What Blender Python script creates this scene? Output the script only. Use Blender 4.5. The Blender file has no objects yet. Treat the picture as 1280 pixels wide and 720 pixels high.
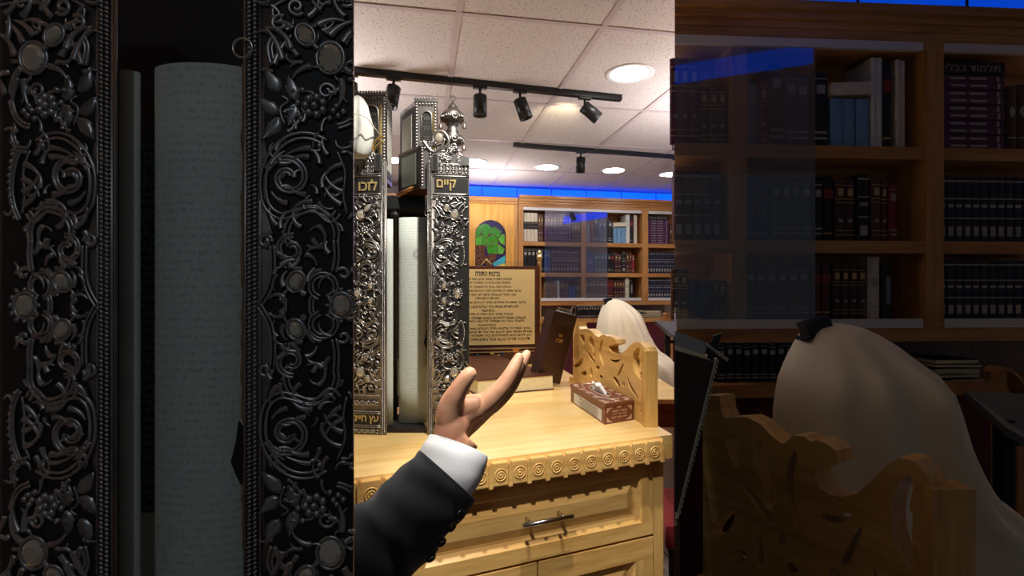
import bpy, bmesh, math, random
from mathutils import Vector, Matrix, Quaternion
random.seed(7)
SC = bpy.context.scene
COL = SC.collection
PI = math.pi
CZ = 1.42            # eye height
TOP = 1.03           # reading table top
CEIL = 2.47
F = 640.0
def rad(a): return a*PI/180
def ray(px, py): return Vector(((px-640)/F, 1.0, (360-py)/F))
def P(px, py, Y):
    return Vector(((px-640)/F*Y, Y, CZ+(360-py)/F*Y))
def ident(x, y): return (x, y)
MAG = 1280/404.0
def near(x, y): return (640+MAG*(x-640), 360+MAG*(y-360))
class Plane:
    """upright plane: local x along it, local y away from the viewer, z up from the floor"""
    def __init__(s, O, th):
        s.O = Vector((O[0], O[1], 0)); s.th = th
        s.u = Vector((math.cos(th), math.sin(th), 0)); s.v = Vector((-math.sin(th), math.cos(th), 0))
    def at(s, px, py, d=0.0):
        r = ray(px, py); r2 = Vector((r.x, r.y, 0))
        t = ((s.O+s.v*d).dot(s.v))/r2.dot(s.v)
        p = r*t
        return ((p-s.O).dot(s.u), CZ+p.z)
    def w(s, x, y, z): return s.O+s.u*x+s.v*y+Vector((0, 0, z))

# ---------------------------------------------------------------- materials
MATS = {}
def srgb(c):
    return tuple((x/255/12.92 if x/255 <= .04045 else ((x/255+.055)/1.055)**2.4) for x in c)
def newmat(name):
    m = bpy.data.materials.new(name); m.use_nodes = True
    nt = m.node_tree; b = nt.nodes['Principled BSDF']
    MATS[name] = m
    return m, nt, b
def plain(name, c, rough=.5, metal=0.0, spec=.5, emit=None, es=0, noise=0.0, nscale=40, bump=0.0, coat=0, sheen=0, trans=0, alpha=1):
    m, nt, b = newmat(name)
    col = tuple(c)+(1,)
    b.inputs['Base Color'].default_value = col
    b.inputs['Roughness'].default_value = rough
    b.inputs['Metallic'].default_value = metal
    b.inputs['Specular IOR Level'].default_value = spec
    b.inputs['Coat Weight'].default_value = coat
    b.inputs['Sheen Weight'].default_value = sheen
    b.inputs['Transmission Weight'].default_value = trans
    if emit:
        b.inputs['Emission Color'].default_value = tuple(emit)+(1,)
        b.inputs['Emission Strength'].default_value = es
    if noise or bump:
        tc = nt.nodes.new('ShaderNodeTexCoord')
        n = nt.nodes.new('ShaderNodeTexNoise'); n.inputs['Scale'].default_value = nscale; n.inputs['Detail'].default_value = 4
        nt.links.new(tc.outputs['Object'], n.inputs['Vector'])
        if noise:
            r = nt.nodes.new('ShaderNodeValToRGB')
            r.color_ramp.elements[0].position = .3; r.color_ramp.elements[1].position = .7
            r.color_ramp.elements[0].color = tuple(x*(1-noise) for x in c)+(1,)
            r.color_ramp.elements[1].color = tuple(min(1, x*(1+noise)) for x in c)+(1,)
            nt.links.new(n.outputs['Fac'], r.inputs['Fac']); nt.links.new(r.outputs['Color'], b.inputs['Base Color'])
        if bump:
            bp = nt.nodes.new('ShaderNodeBump'); bp.inputs['Strength'].default_value = bump; bp.inputs['Distance'].default_value = .002
            nt.links.new(n.outputs['Fac'], bp.inputs['Height']); nt.links.new(bp.outputs['Normal'], b.inputs['Normal'])
    return m
def wood(name, c1, c2, axis='x', rough=.38, coat=.15, scale=1.0):
    m, nt, b = newmat(name)
    tc = nt.nodes.new('ShaderNodeTexCoord')
    mp = nt.nodes.new('ShaderNodeMapping')
    sc = {'x': (2.2, 26, 26), 'y': (26, 2.2, 26), 'z': (26, 26, 2.2)}[axis]
    mp.inputs['Scale'].default_value = tuple(x*scale for x in sc)
    n = nt.nodes.new('ShaderNodeTexNoise'); n.inputs['Scale'].default_value = 1.0; n.inputs['Detail'].default_value = 5; n.inputs['Distortion'].default_value = .9
    n2 = nt.nodes.new('ShaderNodeTexNoise'); n2.inputs['Scale'].default_value = 7.0; n2.inputs['Detail'].default_value = 3
    mx = nt.nodes.new('ShaderNodeMath'); mx.operation = 'MULTIPLY_ADD'; mx.inputs[1].default_value = .35
    r = nt.nodes.new('ShaderNodeValToRGB')
    r.color_ramp.elements[0].position = .42; r.color_ramp.elements[1].position = .80
    r.color_ramp.elements[0].color = tuple(c1)+(1,); r.color_ramp.elements[1].color = tuple(c2)+(1,)
    L = nt.links.new
    L(tc.outputs['Object'], mp.inputs['Vector']); L(mp.outputs['Vector'], n.inputs['Vector']); L(mp.outputs['Vector'], n2.inputs['Vector'])
    L(n2.outputs['Fac'], mx.inputs[0]); L(n.outputs['Fac'], mx.inputs[2]); L(mx.outputs[0], r.inputs['Fac']); L(r.outputs['Color'], b.inputs['Base Color'])
    b.inputs['Roughness'].default_value = rough; b.inputs['Coat Weight'].default_value = coat; b.inputs['Coat Roughness'].default_value = .2
    return m
OAK1, OAK2 = srgb((188, 140, 72)), srgb((228, 186, 114))
wood('oak_x', OAK1, OAK2, 'x'); wood('oak_z', OAK1, OAK2, 'z'); wood('oak_y', OAK1, OAK2, 'y')
wood('oak_top', srgb((218, 174, 98)), srgb((240, 206, 140)), 'x', rough=.3, coat=.3, scale=.8)
wood('honey_x', srgb((160, 106, 52)), srgb((204, 150, 88)), 'x'); wood('honey_z', srgb((160, 106, 52)), srgb((204, 150, 88)), 'z')
wood('panel_oak', srgb((212, 148, 62)), srgb((240, 184, 96)), 'z', rough=.35)
wood('dark_wood', srgb((52, 26, 18)), srgb((84, 44, 30)), 'x', rough=.35)
wood('red_wood', srgb((92, 48, 26)), srgb((140, 80, 44)), 'x', rough=.35)
plain('silver', (.40, .39, .39), rough=.36, metal=1.0, noise=.10, nscale=60)
plain('silver_dark', (.30, .28, .27), rough=.42, metal=1.0, noise=.2, nscale=50)
plain('recess', (.016, .015, .016), rough=.6, metal=.2)
plain('gold', (.86, .66, .28), rough=.28, metal=1.0)
plain('goldpaint', srgb((196, 172, 118)), rough=.45, metal=.4)
plain('jewel', (.75, .68, .56), rough=.06, metal=.55, coat=1)
plain('black', (.008, .008, .009), rough=.5)
plain('black_metal', (.012, .012, .014), rough=.4, metal=.2)
plain('navy', (.01, .014, .04), rough=.6)
plain('steel', (.62, .60, .56), rough=.22, metal=1.0)
plain('white_trim', (.78, .77, .76), rough=.5)
plain('white_track', (.72, .72, .74), rough=.35)
plain('cloth', srgb((246, 238, 218)), rough=.85, sheen=.1, bump=.06, nscale=500)
plain('fine_cloth', srgb((186, 188, 184)), rough=.7, bump=.1, nscale=120)
plain('shirt', srgb((236, 238, 242)), rough=.8, bump=.08, nscale=700)
plain('suit', srgb((32, 36, 44)), rough=.85, sheen=.15, bump=.25, nscale=900)
plain('button', srgb((28, 28, 30)), rough=.25)
plain('leather_brown', srgb((72, 34, 26)), rough=.36, noise=.2, nscale=30, bump=.25)
plain('leather_dark', srgb((52, 28, 22)), rough=.42, noise=.2, nscale=30, bump=.25)
plain('leather_box', srgb((112, 62, 44)), rough=.42, noise=.15, nscale=60, bump=.15)
plain('pages', srgb((226, 214, 176)), rough=.8, noise=.06, nscale=90)
plain('cream', srgb((222, 212, 188)), rough=.6)
plain('paper', srgb((206, 204, 196)), rough=.7)
plain('paper_dim', srgb((120, 126, 120)), rough=.5)
plain('ink', srgb((46, 32, 18)), rough=.6)
plain('silver_print', srgb((170, 168, 164)), rough=.4, metal=.5)
plain('pink_silver', srgb((206, 178, 158)), rough=.35, metal=.5)
plain('red_cloth', srgb((150, 28, 36)), rough=.85, sheen=.3, bump=.1, nscale=600)
plain('maroon_panel', srgb((92, 22, 34)), rough=.8, noise=.15, nscale=20)
plain('slate', srgb((70, 70, 76)), rough=.45)
plain('tefillin', srgb((22, 26, 46)), rough=.4)
plain('tissue', srgb((236, 240, 240)), rough=.9)
plain('lamp_face', (1, .97, .9), emit=(1, .955, .88), es=42)
plain('glow_blue', (0, .1, .6), emit=(0, .05, 1.0), es=3.0)  # blue LED light on the ceiling put into an emissive colour
plain('glow_dim', (0, .1, .5), emit=(0, .09, 1.0), es=.5)  # dimmer copy of that glow, for the dark right side
plain('grid_edge', srgb((40, 40, 60)), rough=.5)
plain('paint_wall', srgb((206, 198, 190)), rough=.8)
plain('tbar', srgb((196, 182, 184)), rough=.5)
plain('glass_green', srgb((34, 150, 40)), rough=.15, noise=.35, nscale=30, coat=.5)
plain('glass_green_pale', srgb((80, 196, 70)), rough=.15, noise=.25, nscale=30, coat=.5)
plain('glass_plum', srgb((96, 44, 40)), rough=.15, noise=.2, nscale=40, coat=.5)
plain('glass_blue', srgb((18, 22, 96)), rough=.1, coat=.5)
plain('glass_sky', srgb((60, 190, 220)), rough=.1, coat=.5)
plain('glass_yellow', srgb((246, 226, 120)), rough=.1, coat=.5)
plain('glass_orange', srgb((214, 128, 60)), rough=.1, coat=.5)
plain('lead', srgb((150, 140, 110)), rough=.35, metal=.8)
plain('granite', srgb((110, 98, 98)), rough=.4, noise=.6, nscale=130)
plain('floor_dark', srgb((70, 70, 82)), rough=.3)
def m_skin():
    m, nt, b = newmat('skin')
    tc = nt.nodes.new('ShaderNodeTexCoord'); n = nt.nodes.new('ShaderNodeTexNoise'); n.inputs['Scale'].default_value = 26; n.inputs['Detail'].default_value = 3
    r = nt.nodes.new('ShaderNodeValToRGB'); r.color_ramp.elements[0].position = .35; r.color_ramp.elements[1].position = .7
    r.color_ramp.elements[0].color = srgb((190, 134, 104))+(1,); r.color_ramp.elements[1].color = srgb((216, 168, 134))+(1,)
    nt.links.new(tc.outputs['Object'], n.inputs['Vector']); nt.links.new(n.outputs['Fac'], r.inputs['Fac']); nt.links.new(r.outputs['Color'], b.inputs['Base Color'])
    b.inputs['Roughness'].default_value = .5
    b.inputs['Subsurface Weight'].default_value = .12; b.inputs['Subsurface Radius'].default_value = (.01, .004, .002); b.inputs['Subsurface Scale'].default_value = .5
m_skin()
def m_brass():
    m, nt, b = newmat('brass_plate')
    b.inputs['Base Color'].default_value = srgb((222, 198, 142))+(1,); b.inputs['Metallic'].default_value = .12; b.inputs['Roughness'].default_value = .45
m_brass()
def m_ceiling():
    m, nt, b = newmat('ceiling_tile')
    tc = nt.nodes.new('ShaderNodeTexCoord'); mp = nt.nodes.new('ShaderNodeMapping'); mp.inputs['Scale'].default_value = (85, 130, 85)
    v = nt.nodes.new('ShaderNodeTexNoise'); v.inputs['Scale'].default_value = 1.0; v.inputs['Detail'].default_value = 2.5; v.inputs['Roughness'].default_value = .6
    r = nt.nodes.new('ShaderNodeValToRGB'); r.color_ramp.elements[0].position = .335; r.color_ramp.elements[1].position = .40
    r.color_ramp.elements[0].color = srgb((120, 104, 96))+(1,); r.color_ramp.elements[1].color = srgb((212, 202, 198))+(1,)
    L = nt.links.new
    L(tc.outputs['Object'], mp.inputs['Vector']); L(mp.outputs['Vector'], v.inputs['Vector']); L(v.outputs['Fac'], r.inputs['Fac']); L(r.outputs['Color'], b.inputs['Base Color'])
    b.inputs['Roughness'].default_value = .9
m_ceiling()
def m_floor():
    m, nt, b = newmat('floor_tile')
    tc = nt.nodes.new('ShaderNodeTexCoord'); br = nt.nodes.new('ShaderNodeTexBrick')
    br.offset = 0; br.inputs['Scale'].default_value = 1; br.inputs['Brick Width'].default_value = .45; br.inputs['Row Height'].default_value = .45; br.inputs['Mortar Size'].default_value = .006
    br.inputs['Color1'].default_value = srgb((186, 180, 176))+(1,); br.inputs['Color2'].default_value = srgb((172, 168, 166))+(1,); br.inputs['Mortar'].default_value = srgb((110, 106, 104))+(1,)
    nt.links.new(tc.outputs['Object'], br.inputs['Vector']); nt.links.new(br.outputs['Color'], b.inputs['Base Color']); b.inputs['Roughness'].default_value = .25
m_floor()
def m_parchment(name, c, ink, k):
    m, nt, b = newmat(name)
    tc = nt.nodes.new('ShaderNodeTexCoord'); sx = nt.nodes.new('ShaderNodeSeparateXYZ')
    mp = nt.nodes.new('ShaderNodeMapping'); mp.inputs['Scale'].default_value = (420, 420, 190)
    n = nt.nodes.new('ShaderNodeTexNoise'); n.inputs['Scale'].default_value = 1; n.inputs['Detail'].default_value = 1
    w = nt.nodes.new('ShaderNodeMath'); w.operation = 'MULTIPLY'; w.inputs[1].default_value = 2*PI/.0078
    s = nt.nodes.new('ShaderNodeMath'); s.operation = 'SINE'
    a = nt.nodes.new('ShaderNodeMath'); a.operation = 'MULTIPLY_ADD'; a.inputs[1].default_value = .12
    r = nt.nodes.new('ShaderNodeValToRGB'); r.color_ramp.elements[0].position = .60; r.color_ramp.elements[1].position = .64
    r.color_ramp.elements[0].color = tuple(c)+(1,); r.color_ramp.elements[1].color = tuple(ink)+(1,)
    L = nt.links.new
    L(tc.outputs['Object'], sx.inputs[0]); L(sx.outputs['Z'], w.inputs[0]); L(w.outputs[0], s.inputs[0])
    L(tc.outputs['Object'], mp.inputs['Vector']); L(mp.outputs['Vector'], n.inputs['Vector'])
    L(s.outputs[0], a.inputs[0]); L(n.outputs['Fac'], a.inputs[2])
    # text columns only where the sheet is written
    wv = nt.nodes.new('ShaderNodeMath'); wv.operation = 'MULTIPLY'; wv.inputs[1].default_value = k
    L(a.outputs[0], wv.inputs[0]); L(wv.outputs[0], r.inputs['Fac']); L(r.outputs['Color'], b.inputs['Base Color'])
    b.inputs['Roughness'].default_value = .75
PARCH = srgb((204, 212, 206))
m_parchment('parchment_text', PARCH, srgb((184, 193, 190)), 1.0)
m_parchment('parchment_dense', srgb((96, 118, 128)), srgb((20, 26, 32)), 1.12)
plain('parchment', PARCH, rough=.75, noise=.04, nscale=12)
plain('parchment_edge', srgb((150, 118, 82)), rough=.8, noise=.35, nscale=60)
def m_glass():
    m, nt, b = newmat('pane_glass')
    nt.nodes.remove(b); out = nt.nodes['Material Output']
    tr = nt.nodes.new('ShaderNodeBsdfTransparent'); tr.inputs['Color'].default_value = (.86, .88, .94, 1)
    gl = nt.nodes.new('ShaderNodeBsdfGlossy'); gl.inputs['Roughness'].default_value = .03; gl.inputs['Color'].default_value = (1, 1, 1, 1)
    df = nt.nodes.new('ShaderNodeBsdfDiffuse'); df.inputs['Color'].default_value = srgb((150, 160, 200))+(1,)
    m1 = nt.nodes.new('ShaderNodeMixShader'); m1.inputs[0].default_value = .12
    m2 = nt.nodes.new('ShaderNodeMixShader'); m2.inputs[0].default_value = .05
    L = nt.links.new
    L(tr.outputs[0], m1.inputs[1]); L(gl.outputs[0], m1.inputs[2]); L(m1.outputs[0], m2.inputs[1]); L(df.outputs[0], m2.inputs[2]); L(m2.outputs[0], out.inputs['Surface'])
m_glass()
def m_clear():
    m, nt, b = newmat('clear_acrylic')
    nt.nodes.remove(b); out = nt.nodes['Material Output']
    tr = nt.nodes.new('ShaderNodeBsdfTransparent'); tr.inputs['Color'].default_value = (.97, .97, .96, 1)
    gl = nt.nodes.new('ShaderNodeBsdfGlossy'); gl.inputs['Roughness'].default_value = .03
    m1 = nt.nodes.new('ShaderNodeMixShader'); m1.inputs[0].default_value = .05
    L = nt.links.new
    L(tr.outputs[0], m1.inputs[1]); L(gl.outputs[0], m1.inputs[2]); L(m1.outputs[0], out.inputs['Surface'])
m_clear()
BOOKC = {'maroon': (84, 30, 34), 'wine': (60, 20, 28), 'purple': (86, 40, 84), 'navy': (22, 30, 62), 'blue': (44, 70, 128), 'slateblue': (62, 80, 108), 'teal': (30, 78, 100),
         'black': (20, 18, 20), 'brown': (78, 46, 34), 'tan': (132, 96, 62), 'cream': (214, 206, 186), 'white': (220, 222, 220), 'grey': (128, 132, 138), 'red': (134, 34, 38), 'paleblue': (112, 156, 196), 'olive': (70, 66, 46)}
for k, c in BOOKC.items(): plain('cover_'+k, srgb(c), rough=.45, noise=.15, nscale=50)

# ---------------------------------------------------------------- mesh builder
class MB:
    def __init__(s): s.v = []; s.f = []; s.m = []; s.mats = []; s.cur = 0; s.sm = []
    def mat(s, name):
        if name not in s.mats: s.mats.append(name)
        s.cur = s.mats.index(name); return s
    def add(s, vs, fs, smooth=False, T=None):
        o = len(s.v)
        for p in vs:
            p = Vector(p); s.v.append(T @ p if T else p)
        for f in fs: s.f.append([i+o for i in f]); s.m.append(s.cur); s.sm.append(smooth)
        return s
    def box(s, x0, x1, y0, y1, z0, z1, T=None):
        vs = [(x, y, z) for x in (x0, x1) for y in (y0, y1) for z in (z0, z1)]
        fs = [(0, 1, 3, 2), (4, 6, 7, 5), (0, 4, 5, 1), (2, 3, 7, 6), (0, 2, 6, 4), (1, 5, 7, 3)]
        return s.add(vs, fs, False, T)
    def bbox(s, x0, x1, y0, y1, z0, z1, b=.003, T=None):
        """box with chamfered edges"""
        bm = bmesh.new(); bmesh.ops.create_cube(bm, size=1)
        for v in bm.verts: v.co = Vector(((x0+x1)/2+v.co.x*(x1-x0), (y0+y1)/2+v.co.y*(y1-y0), (z0+z1)/2+v.co.z*(z1-z0)))
        bmesh.ops.bevel(bm, geom=bm.edges[:], offset=b, segments=2, affect='EDGES', profile=.7)
        return s.bm(bm, T)
    def bm(s, bm, T=None, smooth=False):
        bm.verts.index_update()
        s.add([v.co.copy() for v in bm.verts], [[v.index for v in f.verts] for f in bm.faces], smooth, T); bm.free(); return s
    def prism(s, poly, y0, y1, T=None, smooth=False):
        """polygon in local x,z carried from y0 to y1"""
        n = len(poly)
        vs = [(x, y0, z) for x, z in poly]+[(x, y1, z) for x, z in poly]
        fs = [list(range(n)), list(range(2*n-1, n-1, -1))]+[(i, i+n, (i+1) % n+n, (i+1) % n) for i in range(n)]
        return s.add(vs, fs, smooth, T)
    def foot(s, poly, z0, z1, T=None):
        """polygon in local x,y raised from z0 to z1"""
        n = len(poly)
        vs = [(x, y, z0) for x, y in poly]+[(x, y, z1) for x, y in poly]
        fs = [list(range(n-1, -1, -1)), list(range(n, 2*n))]+[(i, (i+1) % n, (i+1) % n+n, i+n) for i in range(n)]
        return s.add(vs, fs, False, T)
    def tube(s, pts, r, n=6, closed=False, flat=1.0, T=None):
        pts = [Vector(p) for p in pts]; m = len(pts)
        rs = r if isinstance(r, (list, tuple)) else [r]*m
        vs = []; up = None
        for i, p in enumerate(pts):
            a = pts[(i-1) % m] if (closed or i > 0) else p
            b = pts[(i+1) % m] if (closed or i < m-1) else p
            t = (b-a)
            if t.length < 1e-9: t = Vector((0, 0, 1))
            t.normalize()
            if up is None:
                up = Vector((0, 1, 0)) if abs(t.y) < .9 else Vector((1, 0, 0))
            sd = t.cross(up)
            if sd.length < 1e-6: sd = t.orthogonal()
            sd.normalize(); up = sd.cross(t).normalized()
            for k in range(n):
                an = 2*PI*k/n
                vs.append(p+(sd*math.cos(an)+up*math.sin(an)*flat)*rs[i])
        fs = []
        for i in range(m if closed else m-1):
            j = (i+1) % m
            for k in range(n):
                fs.append((i*n+k, i*n+(k+1) % n, j*n+(k+1) % n, j*n+k))
        if not closed:
            fs.append(list(range(n-1, -1, -1))); fs.append([(m-1)*n+k for k in range(n)])
        return s.add(vs, fs, True, T)
    def lathe(s, prof, n=24, T=None, cap=True):
        vs = []; fs = []; m = len(prof)
        for r, z in prof:
            for k in range(n):
                a = 2*PI*k/n; vs.append((r*math.cos(a), r*math.sin(a), z))
        for i in range(m-1):
            for k in range(n):
                fs.append((i*n+k, i*n+(k+1) % n, (i+1)*n+(k+1) % n, (i+1)*n+k))
        if cap:
            fs.append(list(range(n-1, -1, -1))); fs.append([(m-1)*n+k for k in range(n)])
        return s.add(vs, fs, True, T)
    def ball(s, c, r, n=10, m=6, T=None):
        c = Vector(c); rx, ry, rz = (r, r, r) if not isinstance(r, (tuple, list)) else r
        vs = []; fs = []
        for i in range(m+1):
            th = PI*i/m
            for k in range(n):
                a = 2*PI*k/n; vs.append(c+Vector((rx*math.sin(th)*math.cos(a), ry*math.sin(th)*math.sin(a), rz*math.cos(th))))
        for i in range(m):
            for k in range(n): fs.append((i*n+k, (i+1)*n+k, (i+1)*n+(k+1) % n, i*n+(k+1) % n))
        return s.add(vs, fs, True, T)
    def loft(s, rings, closed=True, cap=True, T=None, smooth=True):
        n = len(rings[0]); vs = [p for r in rings for p in r]; fs = []
        for i in range(len(rings)-1):
            for k in range(n if closed else n-1):
                fs.append((i*n+k, i*n+(k+1) % n, (i+1)*n+(k+1) % n, (i+1)*n+k))
        if cap and closed:
            fs.append(list(range(n-1, -1, -1))); fs.append([(len(rings)-1)*n+k for k in range(n)])
        return s.add(vs, fs, smooth, T)
    def mesh(s, name):
        me = bpy.data.meshes.new(name)
        me.from_pydata([tuple(p) for p in s.v], [], s.f)
        for n in s.mats: me.materials.append(MATS[n])
        me.polygons.foreach_set('material_index', s.m); me.polygons.foreach_set('use_smooth', s.sm)
        me.update()
        bm = bmesh.new(); bm.from_mesh(me); bmesh.ops.recalc_face_normals(bm, faces=bm.faces[:]); bm.to_mesh(me); bm.free()
        return me
    def build(s, name, parent=None, label=None):
        o = bpy.data.objects.new(name, s.mesh(name)); COL.objects.link(o)
        if parent: o.parent = parent
        if label: o['label'] = label
        return o
def M(name='oak_x'): return MB().mat(name)
def tag(o, label, cat, group=None, kind=None):
    if label: o['label'] = label
    if cat: o['category'] = cat
    if group: o['group'] = group
    if kind: o['kind'] = kind
    return o
def thing(name, label, cat, loc=(0, 0, 0), rz=0.0, group=None):
    o = bpy.data.objects.new(name, None); COL.objects.link(o)
    o.empty_display_size = .05
    o.location = loc; o.rotation_euler = (0, 0, rz)
    return tag(o, label, cat, group)
def struct(o): o['kind'] = 'structure'; return o
def Tm(loc=(0, 0, 0), rz=0, rx=0, ry=0, s=1):
    return Matrix.Translation(loc) @ Matrix.Rotation(rz, 4, 'Z') @ Matrix.Rotation(ry, 4, 'Y') @ Matrix.Rotation(rx, 4, 'X') @ Matrix.Scale(s, 4)
_tc = {}
def glyphs(body, ext=.06, bold=0.0):
    k = (body, ext, bold)
    if k in _tc: return _tc[k]
    cu = bpy.data.curves.new('t', 'FONT'); cu.body = body[::-1]; cu.size = 1; cu.extrude = ext; cu.resolution_u = 3; cu.offset = bold
    o = bpy.data.objects.new('t', cu); COL.objects.link(o); bpy.context.view_layer.update()
    me = bpy.data.meshes.new_from_object(o.evaluated_get(bpy.context.evaluated_depsgraph_get()))
    vs = [v.co.copy() for v in me.vertices]; fs = [list(p.vertices) for p in me.polygons]
    bpy.data.objects.remove(o); bpy.data.curves.remove(cu); bpy.data.meshes.remove(me)
    x0 = min(v.x for v in vs); x1 = max(v.x for v in vs); y0 = min(v.y for v in vs); y1 = max(v.y for v in vs)
    _tc[k] = (vs, fs, x0, x1, y0, y1); return _tc[k]
def text(mb, body, x0, x1, z0, z1, y, th, T=None, keep=False, bold=0.0):
    """Hebrew lettering filling the rectangle, standing th proud of local plane y towards the viewer"""
    vs, fs, a0, a1, b0, b1 = glyphs(body, .05, bold)
    sx = (x1-x0)/(a1-a0); sz = (z1-z0)/(b1-b0)
    if keep:
        sx2 = min(sx, sz); x0 = (x0+x1)/2-(a1-a0)*sx2/2; sx = sx2
    out = [Vector((x0+(v.x-a0)*sx, y-th if v.z > 0 else y, z0+(v.y-b0)*sz)) for v in vs]
    mb.add(out, fs, False, T)
def curve_plate(outline, holes, depth, bev=0.0):
    """flat plate with cut-outs: returns (verts, faces) in x,z with thickness 0..depth along y"""
    cu = bpy.data.curves.new('c', 'CURVE'); cu.dimensions = '2D'; cu.fill_mode = 'BOTH'; cu.extrude = depth/2-bev; cu.bevel_depth = bev; cu.bevel_resolution = 1
    if bev: cu.offset = -bev
    for pl in [outline]+holes:
        sp = cu.splines.new('POLY'); sp.points.add(len(pl)-1); sp.use_cyclic_u = True
        for p, (x, z) in zip(sp.points, pl): p.co = (x, z, 0, 1)
    o = bpy.data.objects.new('c', cu); COL.objects.link(o); bpy.context.view_layer.update()
    me = bpy.data.meshes.new_from_object(o.evaluated_get(bpy.context.evaluated_depsgraph_get()))
    vs = [Vector((v.co.x, depth/2-v.co.z, v.co.y)) for v in me.vertices]; fs = [list(p.vertices) for p in me.polygons]
    bpy.data.objects.remove(o); bpy.data.curves.remove(cu); bpy.data.meshes.remove(me)
    return vs, fs
def smooth_poly(pl, it=2):
    for _ in range(it):
        q = []
        for i in range(len(pl)):
            a, b = pl[i], pl[(i+1) % len(pl)]
            q += [(a[0]*.75+b[0]*.25, a[1]*.75+b[1]*.25), (a[0]*.25+b[0]*.75, a[1]*.25+b[1]*.75)]
        pl = q
    return pl
def crom(pts, k=5, closed=False):
    """Catmull-Rom through points"""
    pts = [Vector(p) for p in pts]; n = len(pts); out = []
    rng = range(n) if closed else range(n-1)
    for i in rng:
        p0 = pts[(i-1) % n] if (closed or i > 0) else pts[i]; p1 = pts[i]; p2 = pts[(i+1) % n]; p3 = pts[(i+2) % n] if (closed or i < n-2) else pts[(i+1) % n]
        for j in range(k):
            t = j/k
            out.append(.5*((2*p1)+(p2-p0)*t+(2*p0-5*p1+4*p2-p3)*t*t+(3*p1-p0-3*p2+p3)*t**3))
    if not closed: out.append(pts[-1])
    return out
# ---------------------------------------------------------------- room shell
th_room = rad(11.5)
cth = rad(10.16)
ceil_e = None
b = M('ceiling_tile').box(-3.6, 4.2, -1.6, 6.6, 0, .04)
o = b.build('ceiling'); o.location = (0, 0, CEIL); o.rotation_euler = (0, 0, cth); struct(o)
b = M('tbar')
for i in range(-5, 8):
    a = i*.58-.435; b.box(a-.012, a+.012, -1.5, 6.0, -.004, .001)
for j in range(-4, 6):
    q = j*.881+1.96-(.12 if j >= 2 else 0); b.box(-3.4, 4.0, q-.012, q+.012, -.0045, .001)
o = b.build('trim_1'); o.location = (0, 0, CEIL); o.rotation_euler = (0, 0, cth); struct(o)
b = M('floor_tile').box(-3.6, 4.2, -1.6, 6.6, -.05, 0)
o = b.build('floor'); o.rotation_euler = (0, 0, th_room); struct(o)

FARB = Plane(P(*ident(727, 360), 5.3)[:2], th_room)
NEARB = Plane(P(*near(727, 360), 1.67)[:2], math.atan(math.tan(th_room)/MAG))
b = M('paint_wall').box(-4.2, 3.2, .36, .44, 0, CEIL)
o = b.build('wall_back'); o.location = FARB.O; o.rotation_euler = (0, 0, th_room); struct(o)
for nm, x0 in (('wall_left', -2.7), ('wall_right', 3.3)):
    b = M('paint_wall').box(x0, x0+.08, -1.5, 6.4, 0, CEIL)
    o = b.build(nm); o.rotation_euler = (0, 0, cth); struct(o)

# low wooden screen added edge-on to keep table light off the right side
d = Vector((.3165, 1, 0)).normalized(); nn = Vector((d.y, -d.x, 0)); p0 = d*.68; p1 = d*1.68
b = M('dark_wood')
b.foot([(p0.x, p0.y), (p1.x, p1.y), (p1.x+nn.x*.004, p1.y+nn.y*.004), (p0.x+nn.x*.004, p0.y+nn.y*.004)], 0, 1.36)
struct(b.build('light_block_screen'))

# ---------------------------------------------------------------- books on shelves
def book_mesh(w, h, d, cover, style, horiz=False):
    b = M('cover_'+cover)
    r = min(.006, w*.22)
    fp = [(-w/2, d), (-w/2, r), (-w/2+w*.12, r*.35), (-w*.2, 0), (w*.2, 0), (w/2-w*.12, r*.35), (w/2, r), (w/2, d)]
    b.foot(fp, 0, h)
    b.mat('pages').box(-w/2+.0025, w/2-.0025, .006, d-.003, h-.0008, h+.0006)
    def band(z, t=.004, mat='goldpaint', wd=.46):
        b.mat(mat).box(-w*wd, w*wd, -.0007, r, z*h-t/2, z*h+t/2)
    if style == 'bands':
        for z in (.1, .17, .62, .68, .9): band(z, h*.012)
        b.mat('goldpaint').box(-w*.26, w*.26, -.0012, .001, h*.73, h*.85); band(.33, h*.05, 'silver_print', .2)
    elif style == 'label':
        band(.56, h*.26, 'cover_black', .5); band(.64, h*.02, 'goldpaint', .3); band(.52, h*.02, 'goldpaint', .3)
    elif style == 'dots':
        band(.16, h*.15, 'silver_print', .3); band(.36, h*.02, 'silver_print'); band(.55, h*.05, 'silver_print', .34); band(.66, h*.02, 'silver_print'); band(.93, h*.025, 'silver_print')
    elif style == 'two':
        band(.12, h*.03, 'silver_print', .44); band(.2, h*.03, 'silver_print', .44); band(.78, h*.12, 'silver_print', .3); band(.92, h*.015, 'silver_print', .44)
    elif style == 'title':
        b.mat('silver_print'); text(b, 'משנה', -w*.36, w*.36, h*.58, h*.68, -.0004, .0008); text(b, 'תורה', -w*.36, w*.36, h*.42, h*.52, -.0004, .0008)
        band(.12, h*.02, 'silver_print', .36)
    elif style == 'oval':
        b.mat('silver_print').ball((0, .001, h*.6), (w*.3, .002, h*.1)); band(.2, h*.02, 'silver_print', .4)
    elif style == 'redlabel':
        band(.72, h*.16, 'cover_red', .48); band(.12, h*.02, 'goldpaint')
    elif style == 'edge':
        band(.5, h*.5, 'cover_grey', .2)
    return b
ROWS = {1: (265, 303), 2: (309, 341), 3: (347, 372.6)}
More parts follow.
